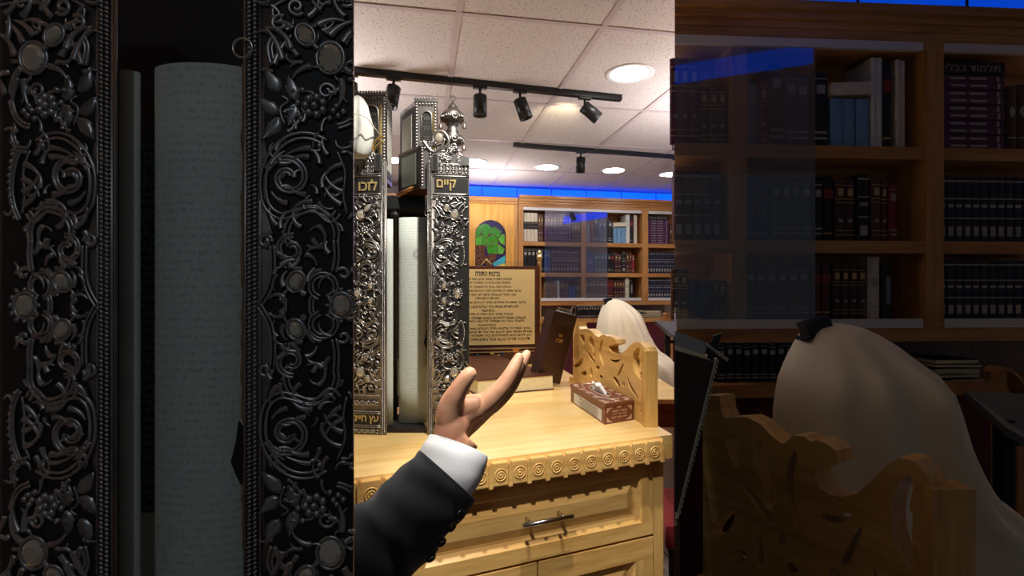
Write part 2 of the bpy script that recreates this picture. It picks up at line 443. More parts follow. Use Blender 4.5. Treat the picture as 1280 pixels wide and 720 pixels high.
RUNS = [
 (1, 655, 673, 4, .93, 'cream', 'label', 'cream volume with a black spine label, in the set of four'),
 (1, 673.5, 680, 2, .9, 'brown', 'bands', 'brown gilt banded volume beside the cream set'),
 (1, 681, 715, 9, .9, 'purple', 'bands', 'purple gilt volume in the set behind the sliding glass'),
 (1, 715.5, 726.5, 3, .62, 'brown', 'bands', 'short brown volume at the end of the purple set'),
 (1, 733.5, 739, 1, .66, 'grey', 'edge', 'short pale grey book standing at the upright'),
 (1, 739.5, 743, 1, .7, 'red', 'bands', 'thin red gilt book on the upper shelf'),
 (1, 743.5, 749, 1, .88, 'navy', 'two', 'tall navy book with silver bands on the upper shelf'),
 (1, 749.5, 759, 2, .78, 'slateblue', 'two', 'slate blue volume of the pair with silver bands'),
 (1, 761, 767, 1, .8, 'black', 'two', 'thick black book with silver bands next to the pale blue volumes'),
 (1, 768, 783.5, 3, .52, 'paleblue', 'plain', 'pale blue volume with a cream book lying over it'),
 (1, 784, 788.5, 2, .98, 'white', 'plain', 'thin white book standing full height'),
 (1, 789, 792.5, 1, .93, 'black', 'redlabel', 'black book with a red label among the white ones'),
 (1, 794, 798, 2, .95, 'cream', 'plain', 'thin cream booklet against the end of the shelf'),
 (1, 838.5, 847, 2, .72, 'brown', 'oval', 'brown volume with a silver oval next to the lying purple pile'),
 (2, 655, 680, 5, .93, 'black', 'two', 'tall black volume with silver bands on the middle shelf'),
 (2, 681, 689, 2, .85, 'blue', 'two', 'blue volume behind the edge of the glass'),
 (2, 690, 724, 9, .86, 'maroon', 'dots', 'maroon volume in the long set on the middle shelf'),
 (2, 733.5, 743.5, 1, .8, 'blue', 'title', 'broad blue book with a silver title'),
 (2, 744, 760, 4, .78, 'teal', 'two', 'teal volume with silver bands in the set of four'),
 (2, 761, 764.5, 1, .78, 'black', 'two', 'black book after the teal set'),
 (2, 765, 769, 1, .84, 'black', 'redlabel', 'dark book with a red label on the middle shelf'),
 (2, 769.5, 778, 2, .78, 'wine', 'bands', 'wine coloured gilt volume on the middle shelf'),
 (2, 778.5, 783.5, 1, .85, 'black', 'dots', 'black book with a bold pale spine pattern'),
 (2, 784, 788, 1, .8, 'brown', 'bands', 'brown gilt book on the middle shelf'),
 (2, 788.3, 791, 1, .8, 'maroon', 'bands', 'narrow maroon book on the middle shelf'),
 (2, 791.3, 794.5, 1, .72, 'red', 'two', 'red book at the end of the middle shelf'),
 (2, 810.5, 861, 15, .84, 'navy', 'dots', 'navy volume with white spine blocks on the middle shelf'),
 (3, 681, 697, 4, .76, 'tan', 'bands', 'tan volume on the bottom shelf behind the glass'),
 (3, 697.5, 700.5, 1, .86, 'cream', 'plain', 'cream book on the bottom shelf'),
 (3, 701, 711, 3, .78, 'brown', 'bands', 'brown volume on the bottom shelf behind the glass'),
 (3, 711.5, 720, 2, .6, 'blue', 'plain', 'short blue book on the bottom shelf'),
 (3, 720.5, 726, 2, .62, 'olive', 'bands', 'short olive book beside the upright'),
 (3, 733.5, 759, 6, .84, 'brown', 'two', 'brown volume with pale bands on the bottom shelf'),
 (3, 760.5, 768, 2, .9, 'maroon', 'redlabel', 'maroon book with a red label on the bottom shelf'),
 (3, 768.5, 782, 4, .86, 'wine', 'bands', 'wine coloured volume on the bottom shelf'),
 (3, 783, 788, 1, .98, 'cream', 'oval', 'tall cream book with an oval on the bottom shelf'),
 (3, 788.5, 793, 1, .88, 'black', 'edge', 'dark book with a pale strip at the end of the bottom shelf'),
 (3, 810.5, 861, 15, .93, 'navy', 'dots', 'navy volume with white spine blocks on the bottom shelf'),
]
def bay(f, pl, dp, xa, xb, where, splay, wood_name, cornice_out):
    S = lambda x: pl.at(*f(x, 360))[0]
    Z = lambda y: pl.at(*f(727, y))[1]
    u = abs(S(728)-S(727))
    sa, sb = S(xa), S(xb)
    k = splay
    def slab(mb, x0, x1, y0, y1, z0, z1):
        # this end is splayed
        l0 = x0+(k*max(y0, -.03) if abs(x0-sa) < 1e-6 else 0); l1 = x0+(k*y1 if abs(x0-sa) < 1e-6 else 0)
        mb.foot([(l0, y0), (x1, y0), (x1, y1), (l1, y1)], z0, z1)
    e = thing('bookcase', {'far': 'built-in honey oak bookcase along the bright back wall', 'near': 'dim honey oak bookcase beyond the large white shawl'}[where], 'bookcase', pl.O, pl.th)
    sills = {'top': (255, 264), 'base': (373.5, 381)}
    fr = M('honey_x')
    slab(fr, sa, sb, -.004, dp, Z(264), Z(255))
    slab(fr, sa, sb, -.004, dp, Z(381.5), Z(373.5))
    slab(fr, sa, sb, dp-.012, dp, Z(373.5), Z(264))
    fr.mat('honey_z')
    for x0, x1 in ((647, 654), (803, 810), (880, 886)):
        a0, a1 = max(S(x0), sa), S(x1)
        if x1 < xa or x0 > xb: continue
        slab(fr, a0, a1, -.004, dp, Z(374), Z(264))
    fr.build('carcass', e)
    if xa < 727:
        M('honey_z').box(S(727), S(733), .004, dp-.012, Z(374), Z(264)).build('upright', e)
    for y in (303, 341):
        s = M('honey_x'); slab(s, max(sa, S(654)), min(sb, S(803)), .002, dp-.012, Z(y+5), Z(y)); s.build('shelf', e)
        s = M('honey_x'); slab(s, S(810), sb, .002, dp-.012, Z(y+5), Z(y)); s.build('shelf', e)
    for y0, y1, nm in ((261.3, 264.6, 'door_track'), (372.4, 376, 'door_track')):
        s = M('white_track'); slab(s, max(sa, S(654)), S(801), -.012, .004, Z(y1), Z(y0)); s.build(nm, e)
        s = M('white_track'); slab(s, S(810), sb, -.012, .004, Z(y1), Z(y0)); s.build(nm, e)
    c = M('honey_x'); co = cornice_out
    slab(c, sa, sb, -co, dp, Z(251), Z(247.5)); slab(c, sa, sb, -co*.6, dp, Z(254), Z(251)); slab(c, sa, sb, -co*.25, dp, Z(257), Z(254))
    c.build('cornice', e)
    if xa < 759:
        g = M('pane_glass'); slab(g, max(sa, S(681)), S(759), -.009, -.006, Z(373), Z(263.5)); g.build('glass_door', e)
    # emissive band stands for blue LED light cast on the ceiling
    l = thing('blue_glow_strip', {'far': 'blue glowing band painted in for LED light cast above the bright back wall bookcase', 'near': 'dimmed blue glowing band painted in for LED light above the dark near bookcase'}[where], 'strip light', pl.O, pl.th)
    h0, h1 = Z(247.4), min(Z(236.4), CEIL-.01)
    q = M('glow_blue' if where == 'far' else 'glow_dim')
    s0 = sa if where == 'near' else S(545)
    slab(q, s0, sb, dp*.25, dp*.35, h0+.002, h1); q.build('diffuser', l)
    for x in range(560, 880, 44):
        if S(x) > s0+.05 and S(x) < sb: M('grid_edge').box(S(x)-.004, S(x)+.004, dp*.25-.004, dp*.25, h0+.003, h1).build('grid_strip', l)  # dark bars drawn for the ceiling grid lines across the glow
    if where == 'near':
        q = M('paint_wall'); slab(q, sa, sb, dp*.36, dp, h0, CEIL-.001); o = q.build('wall_light_stop'); o.location = pl.O; o.rotation_euler = (0, 0, pl.th); struct(o)  # added soffit, closes the gap so room lamps stay out
    wh = {'far': 'in the bright far bookcase', 'near': 'in the dim near bookcase'}[where]
    kk = 0
    def put(mb, loc, label, group, lean=0, roll=0):
        o = mb.build('book'); o.location = pl.w(*loc); o.rotation_euler = (0, lean, pl.th+roll)
        tag(o, label, 'book', group)
    for row, x0, x1, n, hf, cov, sty, desc in RUNS:
        yt, yb = ROWS[row]
        H = Z(yt)-Z(yb); w = (x1-x0)/n
        idx = [i for i in range(n) if x0+i*w >= xa-.6 and x0+(i+1)*w <= xb+.2]
        seen_s = 'bottom shelf' if row == 3 else 'middle shelf' if row == 2 else 'top shelf'
        for i in idx:
            sx0, sx1 = S(x0+i*w), S(x0+(i+1)*w)
            hh = H*hf*(1+(random.random()-.5)*.03 if n < 4 else 1)
            d = min(dp-.03, .17)
            if splay: d = max(.012, min(d, (sx0-sa)/k+.006))
            mb = book_mesh((sx1-sx0)*.95, hh, d, cov, sty)
            nn = len(idx)
            lab = desc+' '+wh
            lab = ' '.join(lab.split()[:16])
            put(mb, ((sx0+sx1)/2, .022+random.random()*.006*(n < 4), Z(yb)+.0005), lab, (desc.split(',')[0]+'s '+wh) if nn > 1 else None)
    # lying ones
    zb = Z(303)+.001
    if xb > 840:
        sx0, sx1 = S(811), S(837); hk = (Z(272)-Z(303))/10
        for i in range(10):
            mb = MB(); L = (sx1-sx0); t = hk*.94
            mb.mat('cover_purple').bbox(-L/2, L/2, 0, min(dp-.03, .15), 0, t, .0015)
            mb.mat('silver_print').box(-L*.34, -L*.1, -.0008, .001, t*.35, t*.65).box(-L*.04, L*.22, -.0008, .001, t*.35, t*.65).box(L*.38, L*.42, -.0008, .001, t*.1, t*.9)
            put(mb, ((sx0+sx1)/2, .02+.003*(i % 2), zb+i*hk), 'purple volume in the pile lying flat on the top shelf '+wh, 'purple volumes lying in a pile '+wh)
        mb = MB(); L = sx1-sx0; t = (Z(266)-Z(272))*.85
        mb.mat('cover_black').bbox(-L/2, L/2, 0, min(dp-.03, .15), 0, t, .0015); mb.mat('silver_print')
        text(mb, 'תלמוד בבלי', -L*.42, L*.42, t*.2, t*.8, -.0002, .0008)
        put(mb, ((sx0+sx1)/2, .02, zb+10*hk+.001), 'black lettered book lying on top of the purple pile '+wh, None)
    mb = MB(); L = S(784)-S(767.5); t = (Z(277)-Z(282))
    mb.mat('cover_cream').bbox(-L/2, L/2, 0, .1, 0, t, .002); mb.mat('pages').box(-L/2+.004, L/2+.001, .004, .098, t*.15, t*.85)
    put(mb, ((S(767.5)+S(784))/2, .015, Z(303)+.003+(Z(265)-Z(303))*.54+.004), 'cream book lying across the pale blue volumes '+wh, None, lean=rad(-3))
    return S, Z
S_far, Z_far = bay(ident, FARB, .30, 648, 862, 'far', 0, 'honey', .06)
S_near, Z_near = bay(near, NEARB, .17, 704.2, 864, 'near', .3156+math.tan(NEARB.th)+.01, 'honey', .03)

# counters under the bookcases, wall behind, red panelling
def lower(f, pl, dp, out, xa, xb, where, k):
    S = lambda x: pl.at(*f(x, 360), -out)[0]
    ZF = lambda y: pl.at(*f(727, y), -out)[1]
    ZB = lambda y: pl.at(*f(727, y), 0)[1]
    sa, sb = S(xa), S(xb)
    zt = ZF(398.5); zb = ZF(403.5)
    def slab(mb, y0, y1, z0, z1, x0=sa, x1=sb):
        l0, l1 = x0+k*(y0+out), x0+k*(y1+out)
        mb.foot([(l0, y0), (x1, y0), (x1, y1), (l1, y1)], z0, z1)
    e = thing('counter_shelf', {'far': 'low oak shelf running under the bright far bookcase', 'near': 'low oak shelf under the dim near bookcase'}[where], 'shelf', pl.O, pl.th)
    q = M('honey_x'); slab(q, -out, dp, zb, zt); q.build('top_board', e)
    q = M('maroon_panel'); slab(q, -out+.02, dp, .0, zb); q.build('front_panel', e, 'dark red panel below the oak board')
    q = M('granite'); slab(q, dp*.55, dp*.6, zt, ZB(381.5)); o = q.build('trim_2' if where == 'far' else 'trim_3'); o.location = pl.O; o.rotation_euler = (0, 0, pl.th); struct(o)
    # small black volumes
    x0, x1, n = 724, 762, 11
    for i in range(n):
        a, c = S(x0+(x1-x0)*i/n), S(x0+(x1-x0)*(i+1)/n)
        if a < sa+.01: continue
        h = (ZF(382.5)-zt)*(1 if i % 3 else .96)
        mb = book_mesh((c-a)*.94, h, .07, 'black', 'two')
        o = mb.build('book'); o.location = pl.w((a+c)/2, -out+.05, zt+.0005); o.rotation_euler = (0, 0, pl.th)
        tag(o, 'small black volume with silver bands on the low oak shelf '+{'far': 'of the bright bookcase', 'near': 'of the dim bookcase'}[where], 'book', 'small black volumes on the '+where+' low shelf')
    # magazines
    cols = ['grey', 'black', 'paleblue', 'cream', 'teal', 'black', 'grey', 'white', 'slateblue', 'black']
    nms = ['grey', 'black', 'pale blue', 'cream', 'teal', 'black', 'grey', 'white', 'slate blue', 'black']
    z = zt+.0005; wd = S(830)-S(812)
    for i in range(6):
        for j, cx in enumerate((819, 806)):
            if j == 1 and i > 3: continue
            t = .006+.004*((i*7+j*3) % 3)
            c = cols[(i+j*5) % 10]
            mb = M('cover_'+c).box(-wd/2, wd/2, 0, out+.06, 0, .0012).mat('pages').box(-wd/2+.002, wd/2-.002, .001, out+.058, .0012, t-.0012).mat('cover_'+c).box(-wd/2, wd/2, 0, out+.06, t-.0012, t)
            o = mb.build('magazine'); o.location = pl.w(S(cx), -out+.02+.004*(i % 3), zt+.0005+i*.0112); o.rotation_euler = (0, 0, pl.th+rad((-6, 3, -2, 5, -4, 2)[i]))
            tag(o, '%s cover magazine, %s of the %s pile on the %s low shelf' % (nms[(i+j*5) % 10], ('lowest', 'second', 'third', 'fourth', 'fifth', 'topmost')[i], ('end', 'inner')[j], {'far': 'bright', 'near': 'dim'}[where]), 'magazine', 'magazine piles on the %s low shelf' % where)
    return S, ZF
lower(ident, FARB, .30, .35, 668, 862, 'far', 0)
lower(near, NEARB, .17, .06, 704.2, 866, 'near', .3156+math.tan(NEARB.th)+.01)

# ---------------------------------------------------------------- oak panel with leaded arch window
def ark_panel():
    pl = FARB
    S = lambda x: pl.at(x, 290)[0]
    Z = lambda y: pl.at(615, y)[1]
    e = thing('ark_panel', 'golden oak wall panel with an arched leaded glass window', 'wall panel', pl.O, pl.th)
    x0, x1 = S(420), S(646.5)
    ax0, ax1 = S(594), S(632.5); r = (ax1-ax0)/2; cx = (ax0+ax1)/2; zs = Z(275)-r; zb = Z(352)
    arch = [(ax0, zb), (ax1, zb)]+[(cx+r*math.cos(t*PI/16), zs+r*math.sin(t*PI/16)) for t in range(17)]
    vs, fs = curve_plate([(x0, .0), (x1, .0), (x1, Z(254)), (x0, Z(254))], [arch], .03)
    M('panel_oak').add(vs, fs).build('panel', e)
    c = M('honey_x').box(x0, x1, -.05, .3, Z(251.5), Z(247)).box(x0, x1, -.03, .3, Z(254.5), Z(251.5)); c.build('cornice', e)
    M('honey_z').box(S(643), S(647), -.008, 0, 0, Z(254)).build('edge_strip', e)
    w = M('glass_blue').prism([(ax0-.01, zb), (ax1+.01, zb)]+[(cx+(r+.01)*math.cos(t*PI/16), zs+(r+.01)*math.sin(t*PI/16)) for t in range(17)], .022, .028).build('arch_window', e)
    def pc(pts, mat, nm, y=.016):
        pp = [(pl.at(a, c)[0], pl.at(615, c)[1]) for a, c in pts]
        M(mat).prism(pp, y, .0225).build(nm, w)
        return pp
    D = lambda x, y: (580+x/6.545, 230+y/6.545)
    leaves = [[(95, 400), (125, 345), (145, 330), (145, 400), (120, 430), (97, 440)], [(147, 328), (200, 330), (228, 360), (205, 395), (205, 412), (187, 440), (147, 412)],
              [(97, 445), (120, 432), (146, 415), (150, 500), (98, 505)], [(148, 416), (188, 442), (185, 505), (152, 502)], [(210, 380), (248, 345), (275, 365), (310, 385), (290, 440), (240, 405), (207, 408)],
              [(188, 440), (238, 408), (285, 445), (280, 478), (190, 500)], [(290, 440), (318, 405), (336, 415), (336, 500), (300, 480), (285, 450)], [(188, 502), (278, 482), (276, 570), (195, 568)], [(280, 484), (335, 530), (318, 570), (280, 572)]]
    for i, l in enumerate(leaves): pc([D(*q) for q in l], ('glass_green', 'glass_green', 'glass_green_pale', 'glass_green', 'glass_green', 'glass_green', 'glass_green_pale', 'glass_green', 'glass_green_pale')[i], 'leaf_piece')
    for gx, gy in ((112, 520), (118, 570), (150, 520), (150, 560), (160, 595), (120, 605), (180, 630), (208, 602), (140, 640), (245, 590), (232, 625), (210, 655), (105, 655)):
        pc([D(gx+22*math.cos(a*PI/5), gy+22*math.sin(a*PI/5)) for a in range(10)], 'glass_plum', 'grape_piece')
    pc([D(235, 650), D(340, 580), D(340, 640), D(255, 680)], 'glass_sky', 'water_piece')
    pc([D(250, 690), D(270, 665), D(340, 645), D(340, 690)], 'glass_yellow', 'sun_piece')
    # came lines
    cm = M('lead')
    for l in leaves:
        pp = [D(*q) for q in l]; pts = [(pl.at(a, c)[0], .0155, pl.at(615, c)[1]) for a, c in pp]
        cm.tube(pts, .0026, 5, closed=True)
    for gx, gy in ((112, 520), (118, 570), (150, 520), (150, 560), (160, 595), (120, 605), (180, 630), (208, 602), (140, 640), (245, 590), (232, 625), (210, 655), (105, 655)):
        pp = [D(gx+22*math.cos(a*PI/6), gy+22*math.sin(a*PI/6)) for a in range(12)]
        cm.tube([(pl.at(a, c)[0], .0155, pl.at(615, c)[1]) for a, c in pp], .002, 5, closed=True)
    cm.build('lead_came', w)
ark_panel()

# ---------------------------------------------------------------- ceiling lamps and tracks
spots = [(787, 92, 'round ceiling lamp next to the end of the black track'), (592, 202, 'round ceiling lamp just beyond the silver finial'), (684, 209, 'round ceiling lamp under the start of the far track'),
         (767, 213, 'round ceiling lamp past the single far spotlight'), (838, 218, 'round ceiling lamp at the outer end of the far row'), (490, 200, 'round ceiling lamp seen between the silver towers')]
def lamp(loc, label, r=.092):
    e = thing('ceiling_light', label, 'ceiling light', loc, 0, 'recessed ceiling lamps')
    M('white_trim').lathe([(r, -.002), (r+.02, -.006), (r+.026, -.003), (r+.026, 0), (r, 0)], 32, cap=False).build('trim_ring', e)
    M('lamp_face').lathe([(r, -.0035), (r, -.001)], 32).build('diffuser', e)
for x, y, l in spots:
    Yd = (CEIL-CZ)*F/(360-y); lamp((P(x, y, Yd).x, Yd, CEIL), l)
def track(pa, pb, heads, label, nm='track_light'):
    a = Vector(pa); c = Vector(pb); L = (c-a).length; th = math.atan2(c.y-a.y, c.x-a.x)
    e = thing(nm, label, 'track light', a, th)
    M('black_metal').bbox(0, L, -.018, .018, -.002, .028, .003).build('rail', e)
    for t, tilt, az, ln in heads:
        h = M('black_metal')
        x = t*L
        h.bbox(x-.035, x+.035, -.014, .014, -.012, 0, .003)
        h.tube([(x, 0, 0), (x, 0, -.05)], .007, 8)
        T = Tm((x, 0, -.055), az-th, 0, tilt)
        h.lathe([(.028, .012), (.034, .008), (.035, -ln), (.030, -ln), (.029, -ln+.02)], 20, T=T)
        ho = h.build('spot_head', e)
        M('steel').lathe([(.027, -ln+.016), (.027, -ln+.014)], 16, T=T).build('lens', ho)
zt = CEIL-.028
def tp(x, y): Yd = (zt-CZ)*F/(360-y); return P(x, y, Yd)
a1, b1 = tp(380, 86), tp(776, 126)
def tfrac(a, c, px):
    for i in range(2001):
        p = a+(c-a)*(i/2000)
        if 640+F*p.x/p.y >= px: return i/2000
    return 1
track(a1, b1, [(tfrac(a1, b1, 438), .0, 0, .095), (tfrac(a1, b1, 492), .25, rad(60), .095), (tfrac(a1, b1, 600), .0, 0, .095), (tfrac(a1, b1, 650), rad(20), rad(185), .095), (tfrac(a1, b1, 731), rad(52), rad(185), .095)],
      'black ceiling track with several spotlight heads, nearer the silver towers')
a2, b2 = tp(642, 183.5), tp(870, 200)
track(a2, b2, [(tfrac(a2, b2, 726), 0.05, 0, .10), (tfrac(a2, b2, 846), rad(30), rad(185), .10)], 'black ceiling track with one spotlight over the far row of lamps')
# unseen strips placed so their reflection gives the glass streak; near one is added
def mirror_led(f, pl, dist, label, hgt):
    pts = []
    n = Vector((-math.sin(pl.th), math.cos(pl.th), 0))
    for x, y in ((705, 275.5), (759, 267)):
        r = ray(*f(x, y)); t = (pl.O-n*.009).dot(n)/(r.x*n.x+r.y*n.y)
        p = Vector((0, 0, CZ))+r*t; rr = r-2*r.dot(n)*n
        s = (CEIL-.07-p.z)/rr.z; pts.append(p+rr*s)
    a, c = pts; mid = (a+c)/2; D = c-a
    e = thing('blue_glow_strip', label, 'strip light', mid)
    q = M('glow_blue' if f is ident else 'glow_dim'); h = hgt/2
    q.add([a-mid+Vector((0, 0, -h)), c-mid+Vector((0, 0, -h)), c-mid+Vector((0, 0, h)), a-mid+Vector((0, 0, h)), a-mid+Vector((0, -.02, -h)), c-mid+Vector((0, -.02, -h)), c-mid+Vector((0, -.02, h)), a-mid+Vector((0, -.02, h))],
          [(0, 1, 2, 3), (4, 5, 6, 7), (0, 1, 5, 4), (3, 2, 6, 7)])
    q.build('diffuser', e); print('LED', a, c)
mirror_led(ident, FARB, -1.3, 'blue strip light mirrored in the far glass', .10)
mirror_led(near, NEARB, -.9, 'added unseen blue strip light mirrored in the near glass', .08)
# ---------------------------------------------------------------- silver relief plates
SS = .00067
def relief_mesh(xmin, hand, ylo, yhi):
    """hand=+1: border on the right (x runs inwards to the left); returns dict of builders in local x,z, relief towards -y.
    Pattern units: x from the middle of the case (-20) to its border (143), d up/down from the middle medallion."""
    CX = 150
    def bend(lx): return 1.1*lx*lx
    def pt(x, d, h=0.0):
        lx = (x-CX)*SS*hand
        return Vector((lx, bend(lx)-h, d*SS))
    R = M('silver'); J = []; dlo, dhi = 382-yhi, 382-ylo
    def ok(x, d): return x >= xmin and dlo <= d <= dhi
    def tube(pts, r, h=2.0, n=6, sg=(1, -1), double=0, taper=None):
        for s in sg:
            q = [Vector((p[0], p[1]*s, 0)) for p in pts]
            q = crom(q, 4)
            def emit(ch, r):
                run = []
                m = len(ch)
                for i, p in enumerate(ch):
                    if ok(p.x, p.y):
                        rr = r*(taper[0]+(taper[1]-taper[0])*i/(m-1)) if taper else r
                        run.append((p, rr))
                    else:
                        if len(run) > 2: R.tube([pt(a.x, a.y, h*SS) for a, _ in run], [b*SS for _, b in run], n)
                        run = []
                if len(run) > 2: R.tube([pt(a.x, a.y, h*SS) for a, _ in run], [b*SS for _, b in run], n)
            if double:
                for o in (-1, 1):
                    ch = []
                    for i, p in enumerate(q):
                        t = (q[min(i+1, len(q)-1)]-q[max(i-1, 0)]); t.normalize()
                        ch.append(Vector((p.x-t.y*double*o, p.y+t.x*double*o, 0)))
                    emit(ch, r)
            else: emit(q, r)
    def arc(cx, cd, r, a0, a1, k=9): return [(cx+r*math.cos(rad(a0+(a1-a0)*i/k)), cd+r*math.sin(rad(a0+(a1-a0)*i/k))) for i in range(k+1)]
    def spiral(cx, cd, r, a0, turn, k=14, r1=.18): return [(cx+r*(1-(1-r1)*i/k)*math.cos(rad(a0+turn*i/k)), cd+r*(1-(1-r1)*i/k)*math.sin(rad(a0+turn*i/k))) for i in range(k+1)]
    def comma(x, d, ang, ln, curl=70, r=4.4, sg=(1, -1)):
        p = [(x, d)]; a = rad(ang); k = 5
        for i in range(k):
            a += rad(curl)/k; p.append((p[-1][0]+math.cos(a)*ln/k, p[-1][1]+math.sin(a)*ln/k))
        tube(p, r, 2.2, 6, sg, 0, (1.15, .35))
    def leaf(x, d, ang, ln=30, wd=14):
        for s in (1, -1):
            if not ok(x, d*s): continue
            a = rad(ang); ca, sa = math.cos(a), math.sin(a)*s
            vs = []; fs = []
            K = 7
            for i in range(K+1):
                t = i/K; wv = wd/2*math.sin(PI*min(1, t*1.02)**.75)*(1+.16*(i % 2)); cx = (t-.5)*ln
                for q, hh in ((-1, .6), (-.5, 4.6), (0, 2.4), (.5, 4.6), (1, .6)):
                    lx, ld = cx-(abs(q)*3), q*wv
                    hh2 = hh+(1.1 if i % 2 else 0)*(abs(q) == .5)
                    vs.append(pt(x+lx*ca-ld*sa*1, d*s+lx*sa+ld*ca, hh2*SS))
            for i in range(K):
                for j in range(4): fs.append((i*5+j, i*5+j+1, (i+1)*5+j+1, (i+1)*5+j))
            R.add(vs, fs, True)
    def bead(x, d, r, h=2.0, sg=(1, -1)):
        for s in sg:
            if ok(x, d*s): c = pt(x, d*s, h*SS); R.ball(c, r*SS, 7, 5)
    def jewel(x, d, rx, rd, sg=(1, -1), ang=0, petal=False):
        for s in sg:
            if not ok(x-6, d*s): continue
            j = M('jewel'); c = pt(x, d*s, 3.5*SS); a = rad(ang)*s*hand
            T = Matrix.Translation(c) @ Matrix.Rotation(-a, 4, 'Y')
            vs = []; fs = []
            n = 12
            for rr, hh in ((1, 0), (.92, 2.5), (.62, 5.2)):
                for k in range(n): vs.append((rx*rr*SS*math.cos(2*PI*k/n), -hh*SS, rd*rr*SS*math.sin(2*PI*k/n)))
            for i in range(2):
                for k in range(n): fs.append((i*n+k, i*n+(k+1) % n, (i+1)*n+(k+1) % n, (i+1)*n+k))
            fs.append([2*n+k for k in range(n)])
            j.add(vs, fs, False, T); J.append(j)
            ring = [T @ Vector(((rx+2.4)*SS*math.cos(2*PI*k/20), 0, (rd+2.4)*SS*math.sin(2*PI*k/20))) for k in range(20)]
            R.tube(ring, 2.6*SS, 6, closed=True)
            if petal:
                for k in range(12):
                    R.ball(T @ Vector(((rx+6)*SS*math.cos(2*PI*k/12), 0, (rd+6)*SS*math.sin(2*PI*k/12))), 3.6*SS, 6, 4)
    # medallion with cusps
    tube([(107, 76), (106, 50), (108, 30), (114, 14), (123, 0)], 2.0, 2.0, double=2.6)
    tube(spiral(115, 80, 9, 180, -420, 12, .3), 3.2, 2.5)
    jewel(24, 0, 12, 14, (1,), petal=True)
    tube(arc(46, 24, 15, -75, 255), 2.2, 2, double=2.4)
    tube([(40, 9), (34, 3), (30, 0)], 2.4)
    tube([(57, 13), (60, 6), (60, 0)], 2.2, 2, double=2.2)
    tube(spiral(22, 40, 8, 40, 330, 10, .3), 3.4)
    jewel(78, 30, 8.5, 11, ang=25)
    for a in ((66, 14, 10, 24, 80), (92, 10, 60, 22, -110), (70, 46, -20, 24, 90), (92, 24, 40, 22, 100), (64, 30, 80, 20, 60), (96, 50, 120, 26, 80), (84, 48, 160, 22, -70), (100, 66, 200, 26, 60)): comma(*a)
    # C scroll
    tube(arc(60, 90, 30, -25, 195, 12), 2.4, 2, double=2.8)
    tube([(31, 84), (30, 60), (33, 42)], 2.4, 2, double=2.6)
    tube(spiral(84, 70, 18, 100, -420, 16, .25), 2.4, 2.4, double=2.2)
    for a in ((52, 100, 200, 26, 90), (58, 84, -100, 24, -80), (72, 98, 20, 26, 80), (46, 78, -60, 22, 90), (96, 96, 60, 26, 90), (66, 64, 180, 20, 80), (38, 66, 20, 18, 100)): comma(*a)
    # large vine scroll
    tube([(28, 118), (38, 108), (56, 122), (78, 116), (98, 112), (113, 124), (118, 146), (116, 170), (104, 194), (84, 210), (62, 213), (42, 205)], 2.6, 2.4, double=3.4)
    tube(spiral(88, 160, 27, 20, 500, 22, .2), 2.6, 2.4, double=2.4)
    tube([(14, 108), (4, 128), (1, 152), (5, 178), (14, 198)], 2.2, 2.0, double=2.4)
    for i in range(11):
        t = i/10; bead(-4+9*abs(t-.5)*2*abs(t-.5)*2+2, 112+t*90, 3.4)
    tube([(18, 116), (22, 140), (20, 170), (30, 196)], 2.0, 2.0)
    for a in ((24, 128, 20, 34, 50, 4.6), (22, 144, 10, 34, 60, 4.6), (22, 160, -10, 34, -60, 4.4), (24, 178, 0, 30, -70, 4.4), (46, 148, 60, 26, 80, 4), (50, 178, 100, 28, -80, 4.4), (40, 190, 40, 26, 60, 4), (62, 186, 20, 30, -60, 4.8), (60, 198, 0, 34, -30, 4.2),
              (58, 130, 20, 32, -80, 5), (66, 140, -20, 26, 80, 4.4), (88, 128, 0, 26, 60, 4.6), (108, 176, 110, 24, 40, 4), (96, 148, 140, 18, 90, 3.6), (80, 160, 60, 16, 120, 3.6), (98, 178, 200, 22, -60, 3.6), (100, 100, 30, 26, 60, 4.2), (108, 92, -40, 22, -60, 4)): comma(*a)
    bead(97, 181, 5); bead(50, 201, 5)
    # second arc and curls
    tube([(6, 226), (4, 214), (12, 200), (26, 196)], 2.4, 2, double=2.6)
    tube([(0, 262), (6, 244), (16, 232), (30, 226)], 2.4, 2, double=2.4)
    tube(spiral(42, 270, 11, 200, -460, 16, .25), 2.8, 2.4)
    # leaf sprigs
    for a in ((109, 284, 62, 34, 17), (114, 251, 40, 32, 16), (110, 219, -52, 36, 17), (84, 275, 78, 32, 16), (84, 236, -74, 30, 15)): leaf(*a)
    tube([(96, 262), (88, 256), (98, 246), (92, 226)], 1.8, 1.6)
    # flower
    for k in range(7): bead(56+11*math.cos(k*2*PI/7), 251+11*math.sin(k*2*PI/7), 6.2, 2.2)
    bead(56, 251, 5.5, 4.5)
    for q in ((34, 246), (28, 240), (38, 236), (70, 270), (76, 254), (30, 252), (72, 234), (22, 246)): bead(q[0], q[1], 4.6)
    # big jewel and its scrolls
    jewel(37, 312, 15, 18); jewel(67, 339, 12, 9, ang=55)
